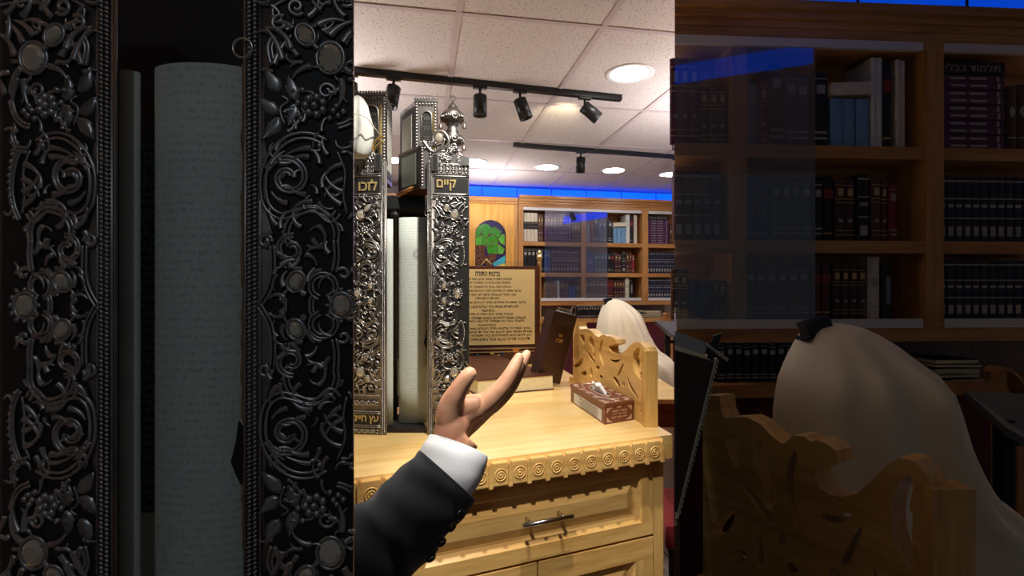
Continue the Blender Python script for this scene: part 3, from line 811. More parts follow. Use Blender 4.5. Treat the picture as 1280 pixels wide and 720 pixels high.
    for a in ((20, 300, 200, 40, 60, 5), (14, 288, 230, 42, 40, 5), (24, 286, 250, 38, 50, 5), (60, 300, 0, 30, -60, 4.6), (52, 322, 60, 26, -60, 4.4), (84, 320, 90, 44, -80, 5.4), (94, 306, 80, 48, -30, 5.4), (76, 312, 70, 34, -70, 4.6), (104, 300, 100, 44, 30, 4.6), (82, 346, 60, 30, -80, 4.4), (52, 352, 130, 36, 60, 4.8),
              (38, 340, 120, 40, 40, 5), (22, 332, 110, 44, 40, 5), (8, 318, 100, 40, 50, 5), (0, 296, 160, 24, 40, 4.6), (64, 362, 150, 34, -60, 4.6), (48, 372, 20, 28, 70, 4.2), (20, 366, 30, 34, 60, 4.6), (-4, 340, 60, 40, 60, 4.6), (-6, 372, 20, 30, 60, 4.4), (-8, 270, 100, 30, 40, 4.4)): comma(*a)
    tube(spiral(78, 374, 11, 220, 460, 16, .25), 3.0, 2.4); tube(spiral(98, 352, 11, 120, -420, 14, .25), 3, 2.4)
    tube([(104, 336), (110, 322), (106, 300)], 2.4, 2.2, double=2.4)
    tube([(88, 384), (106, 372), (104, 356)], 2.2, 2.0)
    # small leaves filling the ground
    rl = random.Random(11)
    for _ in range(64):
        x = 2+rl.random()*108; dd = 6+rl.random()*376
        if 86 < dd < 112 and x > 100: continue
        comma(x, dd, rl.random()*360, 15+rl.random()*12, rl.choice((-1, 1))*(60+rl.random()*70), 2.7+rl.random()*.9)
    # rope border of the upright edge
    B = M('silver')
    d = dlo+2
    while d < dhi:
        for s in (0, 1):
            xx = 128.5+s*7.0
            T = Matrix.Translation(pt(xx, d+(3.2 if s else 0), 2.2*SS)) @ Matrix.Rotation(rad(35*hand), 4, 'Y')
            B.ball((0, 0, 0), (4.2*SS, 2.6*SS, 2.3*SS), 6, 4, T)
        d += 5.6
    for xx in (122.5, 141):
        B.tube([pt(xx, dlo, 1*SS), pt(xx, dhi, 1*SS)], 1.5*SS, 6)
    # backing plate
    PL = M('silver_dark')
    n = 14; vs = []; x0, x1 = max(-20, xmin), 144
    for i in range(n+1):
        x = x0+(x1-x0)*i/n
        for dd in (dlo, dhi): vs.append(pt(x, dd, 0)); vs.append(pt(x, dd, -4*SS))
    fs = []
    for i in range(n):
        a, c = i*4, i*4+4
        fs += [(a, a+2, c+2, c), (a+1, c+1, c+3, a+3), (a, c, c+1, a+1), (a+2, a+3, c+3, c+2)]
    fs += [(0, 1, 3, 2), (n*4, n*4+2, n*4+3, n*4+1)]
    PL.add(vs, fs, True)
    # black ground inside the scroll field
    G = M('recess'); prof = [(395, 100), (300, 116), (275, 122), (215, 122), (190, 119), (120, 121), (90, 112), (76, 109), (30, 110), (0, 126)]
    ed = [(x, d) for d, x in prof]+[(x, -d) for d, x in prof[::-1][1:]]
    vs = []; fs = []; m = 0
    for x, dd in ed:
        if dlo+1 <= dd <= dhi-1:
            for q in range(5):
                xx = max(-19, xmin+.5)+(x-4-max(-19, xmin+.5))*q/4
                vs.append(pt(xx, dd, .35*SS))
            m += 1
    for i in range(m-1):
        for q in range(4): fs.append((i*5+q, i*5+q+1, (i+1)*5+q+1, (i+1)*5+q))
    G.add(vs, fs, True)
    return dict(plate=PL, ground=G, relief=R, rope=B, jewels=J, pt=pt, ok=ok, bend=bend)

YTOP, YBOT = -140, 940
def add_plate(case, xmin, hand, loc, words_top, words_bottom, crest):
    """one upright silver plate with its relief, set on the case"""
    r = relief_mesh(xmin, hand, YTOP, YBOT)
    pt = r['pt']
    pl = r['plate'].build('silver_plate', case); pl.location = loc
    def ch(mb, nm, lab=None):
        o = mb.build(nm, pl); 
        if lab: o['label'] = lab
        return o
    ch(r['ground'], 'black_ground', 'black ground behind the silver scrollwork'); ch(r['relief'], 'scrollwork'); ch(r['rope'], 'rope_border')
    for j in r['jewels']: ch(j, 'jewel', 'clear cut jewel in a round silver setting')
    x0 = max(-20, xmin)
    # horizontal rope lines
    q = M('silver')
    def hline(d, rr, rope=True):
        x = x0+2
        if rope:
            while x < 121: q.ball(pt(x, d, 1.8*SS), (2.6*SS, 2.2*SS, 2.2*SS), 6, 4); x += 5
        else: q.tube([pt(x0+(122-x0)*i/8, d, 1.2*SS) for i in range(9)], rr*SS, 6)
    for ys in ((-4, -92, -12, -84, -132), (786, 850, 858, 905, 912)):
        q = M('silver')
        for yy in ys: hline(382-yy, 2.2, yy in (-4, -92, 786, 850))
        ch(q, 'rope_moulding')
    for yy, rr in ((818, 12), (928, 8)):
        q = M('silver')
        for k in range(5):
            cx = x0+16+k*24
            if cx > 112: break
            sp = [(cx+rr*(1-.75*i/14)*math.cos(rad(200-440*i/14)), 382-yy+rr*(1-.75*i/14)*math.sin(rad(200-440*i/14))) for i in range(15)]
            q.tube([pt(a, d, 2*SS) for a, d in sp], 2.6*SS, 6)
            q.ball(pt(cx+14, 382-yy+4, 2*SS), (6*SS, 3*SS, 3.4*SS), 6, 4)
            q.ball(pt(cx+12, 382-yy-6, 2*SS), (5*SS, 3*SS, 3*SS), 6, 4)
        ch(q, 'frieze_band')
    if words_top or words_bottom:
        for a, c in ((-78, -18), (862, 902)):
            vs = []; pnl = M('recess')
            for i in range(9):
                x = x0+4+(112-x0)*i/8; vs += [pt(x, 382-a, .5*SS), pt(x, 382-c, .5*SS)]
            pnl.add(vs, [(i*2, i*2+1, i*2+3, i*2+2) for i in range(8)], True)
            ch(pnl, 'inscription_ground')
        for wd, a, c, xa, xb in ((words_top, -70, -26, words_top and 30, 106), (words_bottom, 866, 898, 2, 112)):
            if not wd: continue
            g = M('goldpaint')
            la, lb = sorted(((xa-150)*SS*hand, (xb-150)*SS*hand))
            md = (la+lb)/2
            y0 = r['bend'](md)-.0006
            text(g, wd, la, lb, (382-c)*SS, (382-a)*SS, 0, .0022, bold=.02)
            for v in g.v: v.y += r['bend'](v.x)-.0006
            ch(g, 'gilt_lettering')
    if crest:
        c = M('silver')
        for k in range(6):
            cx = x0+12+k*24
            for yy in (-104, -120):
                sp = [(cx+9*(1-.75*i/12)*math.cos(rad(30+400*i/12)), 382-yy+9*(1-.75*i/12)*math.sin(rad(30+400*i/12))) for i in range(13)]
                c.tube([pt(a, d, 2*SS) for a, d in sp], 2.6*SS, 6)
        # scroll crest rising over the plate edge
        rr = random.Random(3)
        for k in range(26):
            cx = x0+2+rr.random()*(118-x0); hmax = 62*math.sin(PI*min(1, max(.12, (cx-x0)/(150-x0)*1.25)))
            hh = rr.random()*max(14, hmax); R0 = 7+rr.random()*5; a0 = rr.random()*360; sg = rr.choice((-1, 1))
            sp = [(cx+R0*(1-.75*i/14)*math.cos(rad(a0+sg*430*i/14)), 382+140+hh+R0*(1-.75*i/14)*math.sin(rad(a0+sg*430*i/14))) for i in range(15)]
            c.tube([pt(a, d, (1+rr.random()*3)*SS) for a, d in sp], [(3.2-2*i/15)*SS for i in range(15)], 6)
            c.ball(pt(cx+R0, 382+140+hh, 1*SS), (3*SS, 3*SS, 6*SS), 6, 4)
        c.prism([(pt(x0, 0).x, (382+128)*SS), (pt(144, 0).x, (382+128)*SS), (pt(144, 0).x, (382+150)*SS), (pt(60, 0).x, (382+178)*SS), (pt(x0, 0).x, (382+160)*SS)], r['bend'](pt(60, 0).x)+.002, r['bend'](pt(60, 0).x)+.008)
        # little arch tablet
        tx = 112
        c.prism([((tx-13-150)*SS*hand, (382+104)*SS), ((tx+13-150)*SS*hand, (382+104)*SS)]+[((tx+13*math.cos(a*PI/8)-150)*SS*hand, (382+160+13*math.sin(a*PI/8))*SS) for a in range(9)], -.006, .002)
        ch(c, 'crest')
        tb = M('recess').prism([((tx-9-150)*SS*hand, (382+108)*SS), ((tx+9-150)*SS*hand, (382+108)*SS)]+[((tx+9*math.cos(a*PI/8)-150)*SS*hand, (382+158+9*math.sin(a*PI/8))*SS) for a in range(9)], -.0068, -.006)
        tbo = ch(tb, 'tablet')
    return pl

def shell_poly(x0, x1, dep, side_l, side_r):
    """footprint of the black core behind a plate; sides run back at the given slopes"""
    return [(x0, .004), (x1, .004), (x1+side_r*dep, dep), (x0+side_l*dep, dep)]
def silver_case(label, Yp, pxf, where):
    m = 1/F*Yp
    zc = CZ+(360-pxf(640, 366.945)[1])/F*Yp           # height of the middle medallion
    lx = (pxf(438+150/MAG, 360)[0]-640)*m; rx = (pxf(438+298/MAG, 360)[0]-640)*m
    cx = (lx+rx)/2
    e = thing('torah_case', label, 'scroll case', (cx, Yp, TOP))
    zb = (382-YBOT)*SS+zc; z0 = 0.0
    dz = zc-TOP
    dl = zb-TOP
    add_plate(e, -20, 1, (lx-cx, 0, dz), 'לזכו' if where == 'far' else 'לזכו', 'עץ חיים', where == 'far')
    add_plate(e, -20 if where == 'far' else 11, -1, (rx-cx, 0, dz), 'קיים', 'עץ חיים', where == 'far')
    W = 170*SS
    top = (382-YTOP)*SS+dz
    # black cores
    for (a, c, sl, sr) in (((lx-cx)-W-(.03 if where == 'near' else 0), (lx-cx)-7*SS, 0, (lx-.0)/Yp), ((rx-cx)+7*SS, (rx-cx)+(W if where == 'far' else 138*SS), 0.0, (-.34 if where == 'near' else -.25))):
        b = M('black'); ca, cc = (1.1*(max(0, (lx-cx)-a))**2+.005, .005) if a < 0 else (.005, 1.1*(c-(rx-cx))**2+.005)
        b.foot([(a, ca), ((a+c)/2, 1.1*(W/2)**2+.004), (c, cc), (c+sr*.05, .05), (a+sl*.05, .05)], max(dl, .001), top)
        b.build('case_wall', e, 'black inner wall of the case half')
    bk = M('black'); xl, xr = (lx-cx)-.05, (rx-cx)+(.03 if where == 'far' else .0)
    if where == 'near': bk.foot([(xl-.13, .17), (xr-.055, .17), (xr-.055, .18), (xl-.13, .18)], .01, top+.14)
    else: bk.foot([(xl-.01, .23), (xr-.02, .23), (xr-.02, .24), (xl-.01, .24)], .02, P(0, 247, 1.59).z-TOP)
    bk.build('case_back', e)
    fl = M('black'); fl.foot([((lx-cx)-.05, .02), ((rx-cx)-.0, .02), ((rx-cx)-.05, .175), ((lx-cx)-.07, .175)], .0005, .012); fl.build('case_floor', e)
    # hinge ring on the inner edge
    rg = M('steel'); c = Vector(((rx-cx)+10*SS, -.006, dz+(382-64)*SS))
    rg.tube([c+Vector((12*SS*math.cos(k*PI/10), 0, 12*SS*math.sin(k*PI/10))) for k in range(20)], 1.5*SS, 6, closed=True)
    rg.build('ring', e)
    return e, cx, lx, rx, zc
case, ccx, clx, crx, czc = silver_case('open silver Torah case with towers and crest standing on the bright reading table', 1.3585, ident, 'far')
ncase, ncx, nlx, nrx, nzc = silver_case('large dim silver Torah case standing open close by, filling one side', .4288, near, 'near')

# parchment scrolls standing in the cases
def scroll(label, f, Y0, Y1, ybot, grp):
    e = thing('torah_scroll', label, 'scroll', (0, 0, 0))
    def roll(pxa, pxb, Y, ytop, yb, mat, nm, bulge=.35, lab=None, par=e, sag=0.0):
        a = P(*f(pxa, 360), Y); c = P(*f(pxb, 360), Y); r = (c.x-a.x)/2; cx = (a.x+c.x)/2
        zt = P(*f(pxa, ytop), Y).z; zb = max(TOP+.014, P(*f(pxa, yb), Y).z) if yb else TOP+.014
        b = M(mat); n = 28
        rings = []
        for z in [zt+(zb-zt)*i/6 for i in range(7)]:
            rings.append([Vector((cx+r*math.cos(2*PI*k/n), Y+.004+r*(.0+bulge*1.0)*math.sin(2*PI*k/n)+r*.3, z-sag*(1-math.cos(2*PI*k/n)*1.0)*.5*(z == zb))) for k in range(n)])
        b.loft(rings)
        return b.build(nm, par, lab)
    roll(478, 490.5, Y0, 273.5, ybot, 'parchment', 'parchment_roll', .5)
    m = roll(494.5 if f is near else 497, 534.5, Y1, 271.5, ybot, 'parchment_text', 'parchment_roll', .45, 'wide parchment roll with rows of writing')
    # written sheet between the rolls
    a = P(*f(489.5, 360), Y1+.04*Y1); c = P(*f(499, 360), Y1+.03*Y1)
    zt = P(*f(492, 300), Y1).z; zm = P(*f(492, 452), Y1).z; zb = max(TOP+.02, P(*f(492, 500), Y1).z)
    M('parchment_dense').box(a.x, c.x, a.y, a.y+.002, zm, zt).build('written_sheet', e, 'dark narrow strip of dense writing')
    if zm > zb: M('parchment').box(a.x, c.x, a.y, a.y+.002, zb, zm-.0005).build('blank_margin', e)
    # frayed edge
    q = M('parchment_edge'); 
    a = P(*f(533.2, 360), Y1); c = P(*f(536.5, 360), Y1)
    zt = P(*f(533, 272), Y1).z; zb = max(TOP+.02, P(*f(533, 462), Y1).z); n = 40; pts = []
    random.seed(5)
    L_ = [(a.x+(c.x-a.x)*.25*random.random(), zt+(zb-zt)*i/n) for i in range(n+1)]
    R_ = [(c.x-(c.x-a.x)*.3*random.random(), zt+(zb-zt)*i/n) for i in range(n+1)]
    q.prism(L_+R_[::-1], a.y-.002, a.y+.012); q.build('frayed_edge', e, 'brown frayed edge of the parchment')
    # ribbon tie
    t = M('black'); c = P(*f(534, 424), Y1-.02*Y1); s = Y1/F*(abs(f(1, 0)[0]-f(0, 0)[0]))
    t.prism([(c.x+x*s, c.z+z*s) for x, z in ((-1, 12), (1, 10), (2, 3), (2, -8), (0, -13), (-2, -9), (-4, -4), (-2, 4))], c.y-.004, c.y); t.build('tie', e, 'black ribbon tie')
    # roller rods
    for px in ((494,) if f is ident else ()):
        p = P(*f(px, 272), Y1+.03*Y1)
        w = M('black'); w.lathe([(.006, TOP+.013), (.006, p.z), (.012, p.z+.004), (.012, p.z+.01), (.004, p.z+.02)], 14, Tm((p.x, p.y, 0))); w.build('roller', e)
    return e
scroll('parchment scroll standing inside the bright Torah case', ident, 1.40, 1.425, None, None)
scroll('dim large parchment scroll inside the close Torah case', near, .452, .478, None, None)

# ---------------------------------------------------------------- towers on the central case
def tower(nm, fx0, fx1, yt, yb, Y, side, side_px, lab, arch=True, paper='paper'):
    a = P(fx0, yt, Y); c = P(fx1, yb, Y)
    w = abs(c.x-a.x); h = a.z-c.z
    o = M('silver_dark'); 
    # side runs back to the given pixel column
    xs = fx0 if side < 0 else fx1
    px = (xs-640)/F*Y
    dep = .10
    Yb = Y+dep; xb = (side_px-640)/F*Yb
    lo = min(a.x, c.x)-ccx; hi = max(a.x, c.x)-ccx; zb = c.z-TOP; zt = a.z-TOP; y0 = Y-1.3585
    if side < 0: poly = [(lo, y0), (hi, y0), (hi-.01, y0+dep), (xb-ccx, y0+dep)]
    else: poly = [(lo, y0), (hi, y0), (xb-ccx, y0+dep), (lo, y0+dep)]
    o.mat('dark_wood').foot(poly, zb, zt)
    t = o.build(nm, case, lab)
    M('silver_dark').box(lo, hi, y0-.0015, y0+.0005, zb, zt).build('front_plate', t)
    s = M('silver')
    # stepped cornice, columns, beads
    s.box(lo-.002, hi+.002, y0-.004, y0+.01, zt-.004, zt+.003); s.box(lo, hi, y0-.003, y0, zb, zb+.006)
    k = int(w/.0075)
    for i in range(k+1): s.ball((lo+w*i/k, y0-.002, zt+.006), .0036, 6, 5)
    for i in range(k): s.ball((lo+w*(i+.5)/k, y0-.003, zt-.010), (.003, .003, .0045), 6, 5)
    for x in (lo+.004, hi-.004):
        z = zb+.008
        while z < zt-.016: s.ball((x, y0-.0025, z), (.0036, .003, .0042), 6, 4); z += .0085
    s.build('silver_facing', t)
    if arch:
        cx = (lo+hi)/2+.002; r = w*.24; za = zt-.03-r
        g = M('recess').prism([(cx-r, zb+.03), (cx+r, zb+.03)]+[(cx+r*math.cos(q*PI/10), za+r*math.sin(q*PI/10)) for q in range(11)], y0-.002, y0); g.build('niche', t)
        wr = M('silver').tube([(cx-r, y0-.003, zb+.03)]+[(cx-r*math.cos(q*PI/10), y0-.003, za+r*math.sin(q*PI/10)) for q in range(11)]+[(cx+r, y0-.003, zb+.03)], .0028, 6)
        for i, wd in enumerate(('אשר', 'בחר', 'תורת', 'אמת', 'וחיי')):
            z1 = za-i*(za-zb-.04)/5
            if z1-.012 > zb+.03: text(wr, wd, cx-r*.75, cx+r*.75, z1-.010, z1, y0-.002, .0015)
        wr.build('inscription', t)
        gp = M('gold').bbox(cx+r+.003, cx+r+.009, y0-.0035, y0, zb+.04, zt-.03, .001); gp.build('gilt_strip', t)
    # framed paper on the side face
    ca = Vector(poly[3] if side < 0 else poly[1]); cb = Vector(poly[0] if side < 0 else poly[2])
    D = (cb-ca); n = Vector((D.y, -D.x)).normalized()
    def quad(u0, u1, v0, v1, off, mat):
        q = M(mat); p = [ca+D*u0, ca+D*u1]; q1 = []
        for of in (0, off):
            for pp in p:
                q1 += [(pp.x+n.x*of, pp.y+n.y*of, zb+(zt-zb)*v0), (pp.x+n.x*of, pp.y+n.y*of, zb+(zt-zb)*v1)]
        q.add(q1, [(0, 2, 3, 1), (4, 5, 7, 6), (0, 1, 5, 4), (2, 6, 7, 3), (1, 3, 7, 5), (0, 4, 6, 2)]); return q
    fr = quad(.06, .94, .06, .94, .0015, 'black').build('picture_frame', t)
    quad(.18, .82, .14, .86, .0022, paper).build('paper_sheet', fr)
    ln = M('silver_print')
    for i in range(12):
        v = .80-i*.05
        p0 = ca+D*(.25+.04*(i % 2)); p1 = ca+D*(.76-.05*(i % 3)); 
        ln.add([(p0.x+n.x*.0025, p0.y+n.y*.0025, zb+(zt-zb)*v), (p1.x+n.x*.0025, p1.y+n.y*.0025, zb+(zt-zb)*v), (p1.x+n.x*.0025, p1.y+n.y*.0025, zb+(zt-zb)*(v+.008)), (p0.x+n.x*.0025, p0.y+n.y*.0025, zb+(zt-zb)*(v+.008))], [(0, 1, 2, 3)])
    ln.build('printed_lines', fr)
    return t
tower('tower', 519, 546, 126, 226, 1.405, -1, 500, 'silver fronted tower with a framed sheet on its side')
tower('tower', 526, 540, 181, 236, 1.375, -1, 498, 'low tower block with a dark framed sheet', arch=False, paper='paper_dim')
tower('tower', 444, 482, 118, 226, 1.405, 1, 490, 'silver fronted tower with an arched niche under the white cloth')
# inner shelf edge and crest scrolls
q = M('honey_x'); a = P(497, 244, 1.44); c = P(537, 225, 1.38)
q.tube([(a.x-ccx, a.y-1.3585, a.z-TOP), (c.x-ccx, c.y-1.3585, c.z-TOP)], .006, 4); q.build('ledge', case, 'wooden ledge strip')
q = M('black'); q.box(P(486, 0, 1.5).x-ccx, P(533, 0, 1.5).x-ccx, .12, .22, P(0, 262, 1.5).z-TOP, P(0, 246, 1.5).z-TOP); q.build('inner_top', case)
def crestpiece(pts, Y, r, mat, nm):
    b = M(mat)
    for pl in pts:
        b.tube(crom([(P(x, y, Y).x-ccx, Y-1.3585+dy, P(x, y, Y).z-TOP) for x, y, dy in pl], 5), [r*(1.2-.6*i/(len(crom([(0, 0, 0)]*len(pl), 5))-1)) for i in range(len(crom([(0, 0, 0)]*len(pl), 5)))], 7)
    return b.build(nm, case)
crestpiece([[(529, 176, 0), (536, 186, 0), (544, 190, 0), (552, 184, 0), (556, 174, 0)], [(558, 196, 0), (560, 186, 0), (568, 180, 0), (571, 186, 0)], [(548, 200, 0), (552, 190, 0), (561, 178, 0), (556, 166, 0), (547, 165, 0), (541, 172, 0), (545, 182, 0), (553, 180, 0)], [(570, 208, 0), (572, 198, 0), (579, 196, 0), (580, 204, 0)], [(580, 214, 0), (583, 206, 0), (577, 202, 0)]], 1.372, .0042, 'silver', 'crown_scroll')
crestpiece([[(464, 196, 0), (468, 186, 0), (474, 180, 0), (480, 177, 0)], [(462, 192, 0), (466, 180, 0), (474, 172, 0), (481, 171, 0)]], 1.372, .0045, 'gold', 'gilt_scroll')
crestpiece([[(438, 214, 0), (444, 204, 0), (454, 202, 0), (458, 210, 0), (450, 214, 0)], [(440, 200, 0), (450, 196, 0), (460, 200, 0)]], 1.368, .006, 'silver', 'crown_scroll')
j = M('jewel'); j.ball((P(549, 173, 1.365).x-ccx, .003, P(549, 173, 1.365).z-TOP), (.011, .006, .014), 12, 8); j.build('jewel', case)

# silver finial with bells
def finial():
    Y = 1.44
    b0 = P(566, 213, Y); s = Y/F
    e = thing('finial', 'silver bell finial topped by a small star, rising from the Torah case', 'finial', b0)
    Zp = lambda y: (213-y)*s
    pr = [(4.5, 213), (3.6, 207), (4.8, 205), (3.2, 200), (3.0, 196), (5.5, 188), (7.5, 186), (6, 184), (11, 180), (13.5, 176), (12.5, 171), (8, 167), (9.5, 165), (7, 162), (6.5, 159), (9, 156), (8, 154), (12.5, 152), (14.8, 148), (13.5, 143), (8.5, 138), (6.5, 137), (6, 134), (3.6, 131), (2.2, 129), (1.2, 127)]
    M('silver_dark').lathe([(r*s, Zp(y)) for r, y in pr], 28).build('stem', e)
    for yy, rr in ((176, 13.2), (148, 14.4)):
        orn = M('silver')
        for k in range(8):
            a = k*PI/4+.3; c = Vector((rr*s*math.cos(a), rr*s*math.sin(a), Zp(yy)))
            orn.tube([c+Vector((-math.sin(a)*3.6*s*math.cos(t*PI/5), math.cos(a)*3.6*s*math.cos(t*PI/5), 3.6*s*math.sin(t*PI/5))) for t in range(10)], .0013, 5, closed=True)
            orn.ball(c, 2.2*s, 7, 5)
            orn.tube([Vector((rr*.93*s*math.cos(a+.39), rr*.93*s*math.sin(a+.39), Zp(yy)-5*s)), Vector((rr*1.02*s*math.cos(a+.39), rr*1.02*s*math.sin(a+.39), Zp(yy))), Vector((rr*.8*s*math.cos(a+.39), rr*.8*s*math.sin(a+.39), Zp(yy)+5*s))], .0016, 5)
        orn.build('ornament', e)
    for k, (x, y) in enumerate(((-15, 152), (14.5, 152), (14, 179), (-13, 179), (3, 150))):
        bz = Zp(y); bx = x*s*(1 if k < 4 else 1); by = -.004 if k < 4 else .03
        M('silver_dark').lathe([(.0005, 0), (.002, -.003), (.004, -.007), (.0052, -.014), (.0066, -.016), (.006, -.016)], 12, Tm((bx, by, bz-.004))).tube([(bx, by, bz+.004), (bx, by, bz-.005)], .0009, 5).build('bell', e)
    st = M('silver_dark'); cz = Zp(123); R = 4.4*s
    for fl in (1, -1):
        st.tube([(R*math.sin(k*2*PI/3), 0, cz+fl*R*math.cos(k*2*PI/3)) for k in range(3)], .0011, 5, closed=True)
    st.build('star', e)
finial()
# white cloth over the left tower
def draped_cloth():
    Y = 1.333
    b = M('fine_cloth'); rings = []
    prof = [(120, 445, 450), (124, 438, 455), (132, 433, 459), (144, 431, 462), (158, 432, 466), (172, 433, 467), (184, 434, 465), (193, 436, 462), (197, 439, 458)]
    for i, (y, a, c) in enumerate(prof):
        p = P(a, y, Y); q = P(c, y, Y); r = (q.x-p.x)/2; cx = (p.x+q.x)/2; n = 40
        rings.append([Vector((cx+r*(1+.06*math.sin(5*t*2*PI/n+i*.5)*(i > 1))*math.cos(2*PI*t/n), Y+min(r, .03)*(.9+.16*math.sin(7*t*2*PI/n+i*.8))*math.sin(2*PI*t/n), p.z)) for t in range(n)])
    b.loft(rings)
    o = b.build('cloth_cover'); tag(o, 'white translucent cloth bag pulled over the top of the silver Torah case', 'cloth')
    g = M('cream').tube(crom([P(432, 146, 1.275), P(445, 142, 1.268), P(458, 147, 1.275), P(467, 158, 1.295), P(474, 168, 1.34)], 6), .0015, 6); g.build('drawstring', o, 'cream drawstring')
draped_cloth()
# ---------------------------------------------------------------- reading table (cabinet with drawer)
HC = CZ-TOP
pr_ = Vector(((842-640)/F*(HC*F/183), HC*F/183)); pl_ = Vector(((438-640)/F*(HC*F/238), HC*F/238))
TH = math.atan2(pr_.y-pl_.y, pr_.x-pl_.x)
TP = Plane(pr_, TH)                       # front edge of the table top, origin at its end by the added screen
def build_table():
    e = thing('reading_table', 'long oak reading table with rosette edge, drawer and doors', 'cabinet', (pr_.x, pr_.y, 0), TH)
    S = lambda x, y, d=0: TP.at(x, y, d)[0]
    Z = lambda x, y, d=0: TP.at(x, y, d)[1]
    DEEP = 1.55; LEN = 1.75
    sx = .3156
    # the end runs along the added screen
    kk = (sx*math.cos(TH)+math.sin(TH))/(math.cos(TH)-sx*math.sin(TH))
    t = M('oak_top'); x1 = -.004
    kk = -math.tan(math.atan2(.14, .83)-TH)
    kk = math.tan(TH-math.atan2(.14, .83))
    t.foot([(-LEN, .0), (x1, .0), (x1+kk*DEEP, DEEP), (-LEN, DEEP)], TOP-.022, TOP)
    t.build('table_top', e)
    tr = M('oak_x'); zt = TOP-.006; zb = zt-.056
    tr.box(-LEN, -.004, .0, .02, zb, TOP-.022)
    ctr = S(643+1, 590); stepw = .0475
    # rosette blocks
    xs = []
    x = S(776, 566)
    while x > -LEN+.05: xs.append(x); x -= stepw
    xs = [S(776, 566)+2*stepw, S(776, 566)+stepw]+xs
    bl = M('oak_x')
    h = zt-zb
    for x in xs:
        if x > -.012: continue
        bl.bbox(x-stepw*.40, min(-.0045, x+stepw*.40), -.014, .004, zb+.003, zt, .003)
        if x < -.06: bl.prism([(x+stepw*.40, zb), (x+stepw*.60, zb), (x+stepw*.60, zt-.006), (x+stepw*.5, zt+.004), (x+stepw*.40, zt-.006)], -.017, .004)
        for rr, w in ((.0135, .0016), (.0072, .0018)):
            bl.tube([(x+rr*math.cos(a*PI/9), -.0142, (zb+zt)/2+rr*math.sin(a*PI/9)) for a in range(18)], w, 6, closed=True)
        bl.ball((x, -.013, (zb+zt)/2), (.005, .0035, .005), 8, 6)
    tr.build('edge_board', e); bl.build('rosette_trim', e)
    # body
    FB = .028
    sR = S(828, 600, FB); sP = S(815.5, 600, FB)
    cz = lambda x, y: Z(x, y, FB)
    bo = M('oak_z'); bo.foot([(-LEN+.05, FB+.012), (sR-.003, FB+.012), (sR+kk*(DEEP-.06)-.01, DEEP-.06), (-LEN+.05, DEEP-.06)], .06, TOP-.022)
    bo.mat('oak_z').box(sP, sR, FB-.004, FB+.02, .0, zb)
    bo.build('carcass', e)
    M('dark_wood').foot([(-LEN+.08, FB+.06), (sR-.05, FB+.06), (sR-.05, DEEP-.1), (-LEN+.08, DEEP-.1)], 0, .06).build('plinth', e)
    zdt, zdb = cz(814, 573), cz(814, 665.5)
    hx = S(677, 652, FB); halfw = (sP-.004)-hx
    def front(x0, x1, z0, z1, fw, name, matn):
        b = M(matn)
        lv = [(0, 0, FB-.006), (.002, .002, FB-.008), (fw, fw, FB-.008), (fw+.012, fw+.012, FB+.006), (fw+.022, fw+.022, FB+.006), (fw+.042, fw+.042, FB-.003), (fw+.045, fw+.045, FB-.003)]
        vs = []
        for dx, dz, y in lv: vs += [(x0+dx, y, z0+dz), (x1-dx, y, z0+dz), (x1-dx, y, z1-dz), (x0+dx, y, z1-dz)]
        fs = []
        for i in range(len(lv)-1):
            for k in range(4): fs.append((i*4+k, i*4+(k+1) % 4, i*4+4+(k+1) % 4, i*4+4+k))
        n = len(lv)*4; fs.append((n-4, n-3, n-2, n-1))
        b.add(vs, fs); b.box(x0, x1, FB-.006, FB+.012, z0, z1)
        # drop the front of the box: faces 0..; keep mouldings proud
        return b.build(name, e)
    def frame_front(x0, x1, z0, z1, fw, name):
        """frame of four boards round a raised centre panel"""
        b = M('oak_x'); yb = FB+.014
        b.box(x0, x1, FB-.008, yb, z1-fw, z1).box(x0, x1, FB-.008, yb, z0, z0+fw)
        b.mat('oak_z').box(x0, x0+fw, FB-.0078, yb, z0+fw, z1-fw).box(x1-fw, x1, FB-.0078, yb, z0+fw, z1-fw)
        o = b.build(name, e)
        p = M('oak_x'); a0, a1, c0, c1 = x0+fw, x1-fw, z0+fw, z1-fw
        lv = [(0, FB-.007), (.013, FB+.008), (.020, FB+.008), (.044, FB-.004), (.046, FB-.004)]
        vs = []; fs = []
        for dx, y in lv: vs += [(a0+dx, y, c0+dx), (a1-dx, y, c0+dx), (a1-dx, y, c1-dx), (a0+dx, y, c1-dx)]
        for i in range(len(lv)-1):
            for k in range(4): fs.append((i*4+k, i*4+(k+1) % 4, i*4+4+(k+1) % 4, i*4+4+k))
        n = len(lv)*4; fs.append((n-4, n-3, n-2, n-1)); p.add(vs, fs)
        p.build('raised_panel', o)
        return o
    dr = frame_front(hx-halfw, sP-.004, zdb, zdt, .036, 'drawer')
    h_ = M('steel'); hz = Z(677, 652, FB-.035)
    L = .066
    h_.tube([(hx-L, FB-.038, hz), (hx+L, FB-.038, hz)], .0055, 14)
    for q in (-.043, .043): h_.tube([(hx+q, FB-.038, hz), (hx+q, FB-.004, hz)], .0042, 10)
    h_.build('handle', dr, 'brushed steel bar handle')
    zt2 = cz(814, 669); split = S(671, 705, FB)
    frame_front(split+.002, sP-.004, .08, zt2, .055, 'door')
    frame_front(split-.006-(sP-split), split-.004, .08, zt2, .055, 'door')
    frame_front(hx-halfw-.02-2*halfw, hx-halfw-.012, .08, zdt, .05, 'door')
    return e
build_table()
def on_top(px, py): 
    Y = HC*F/(py-360); return P(px, py, Y)

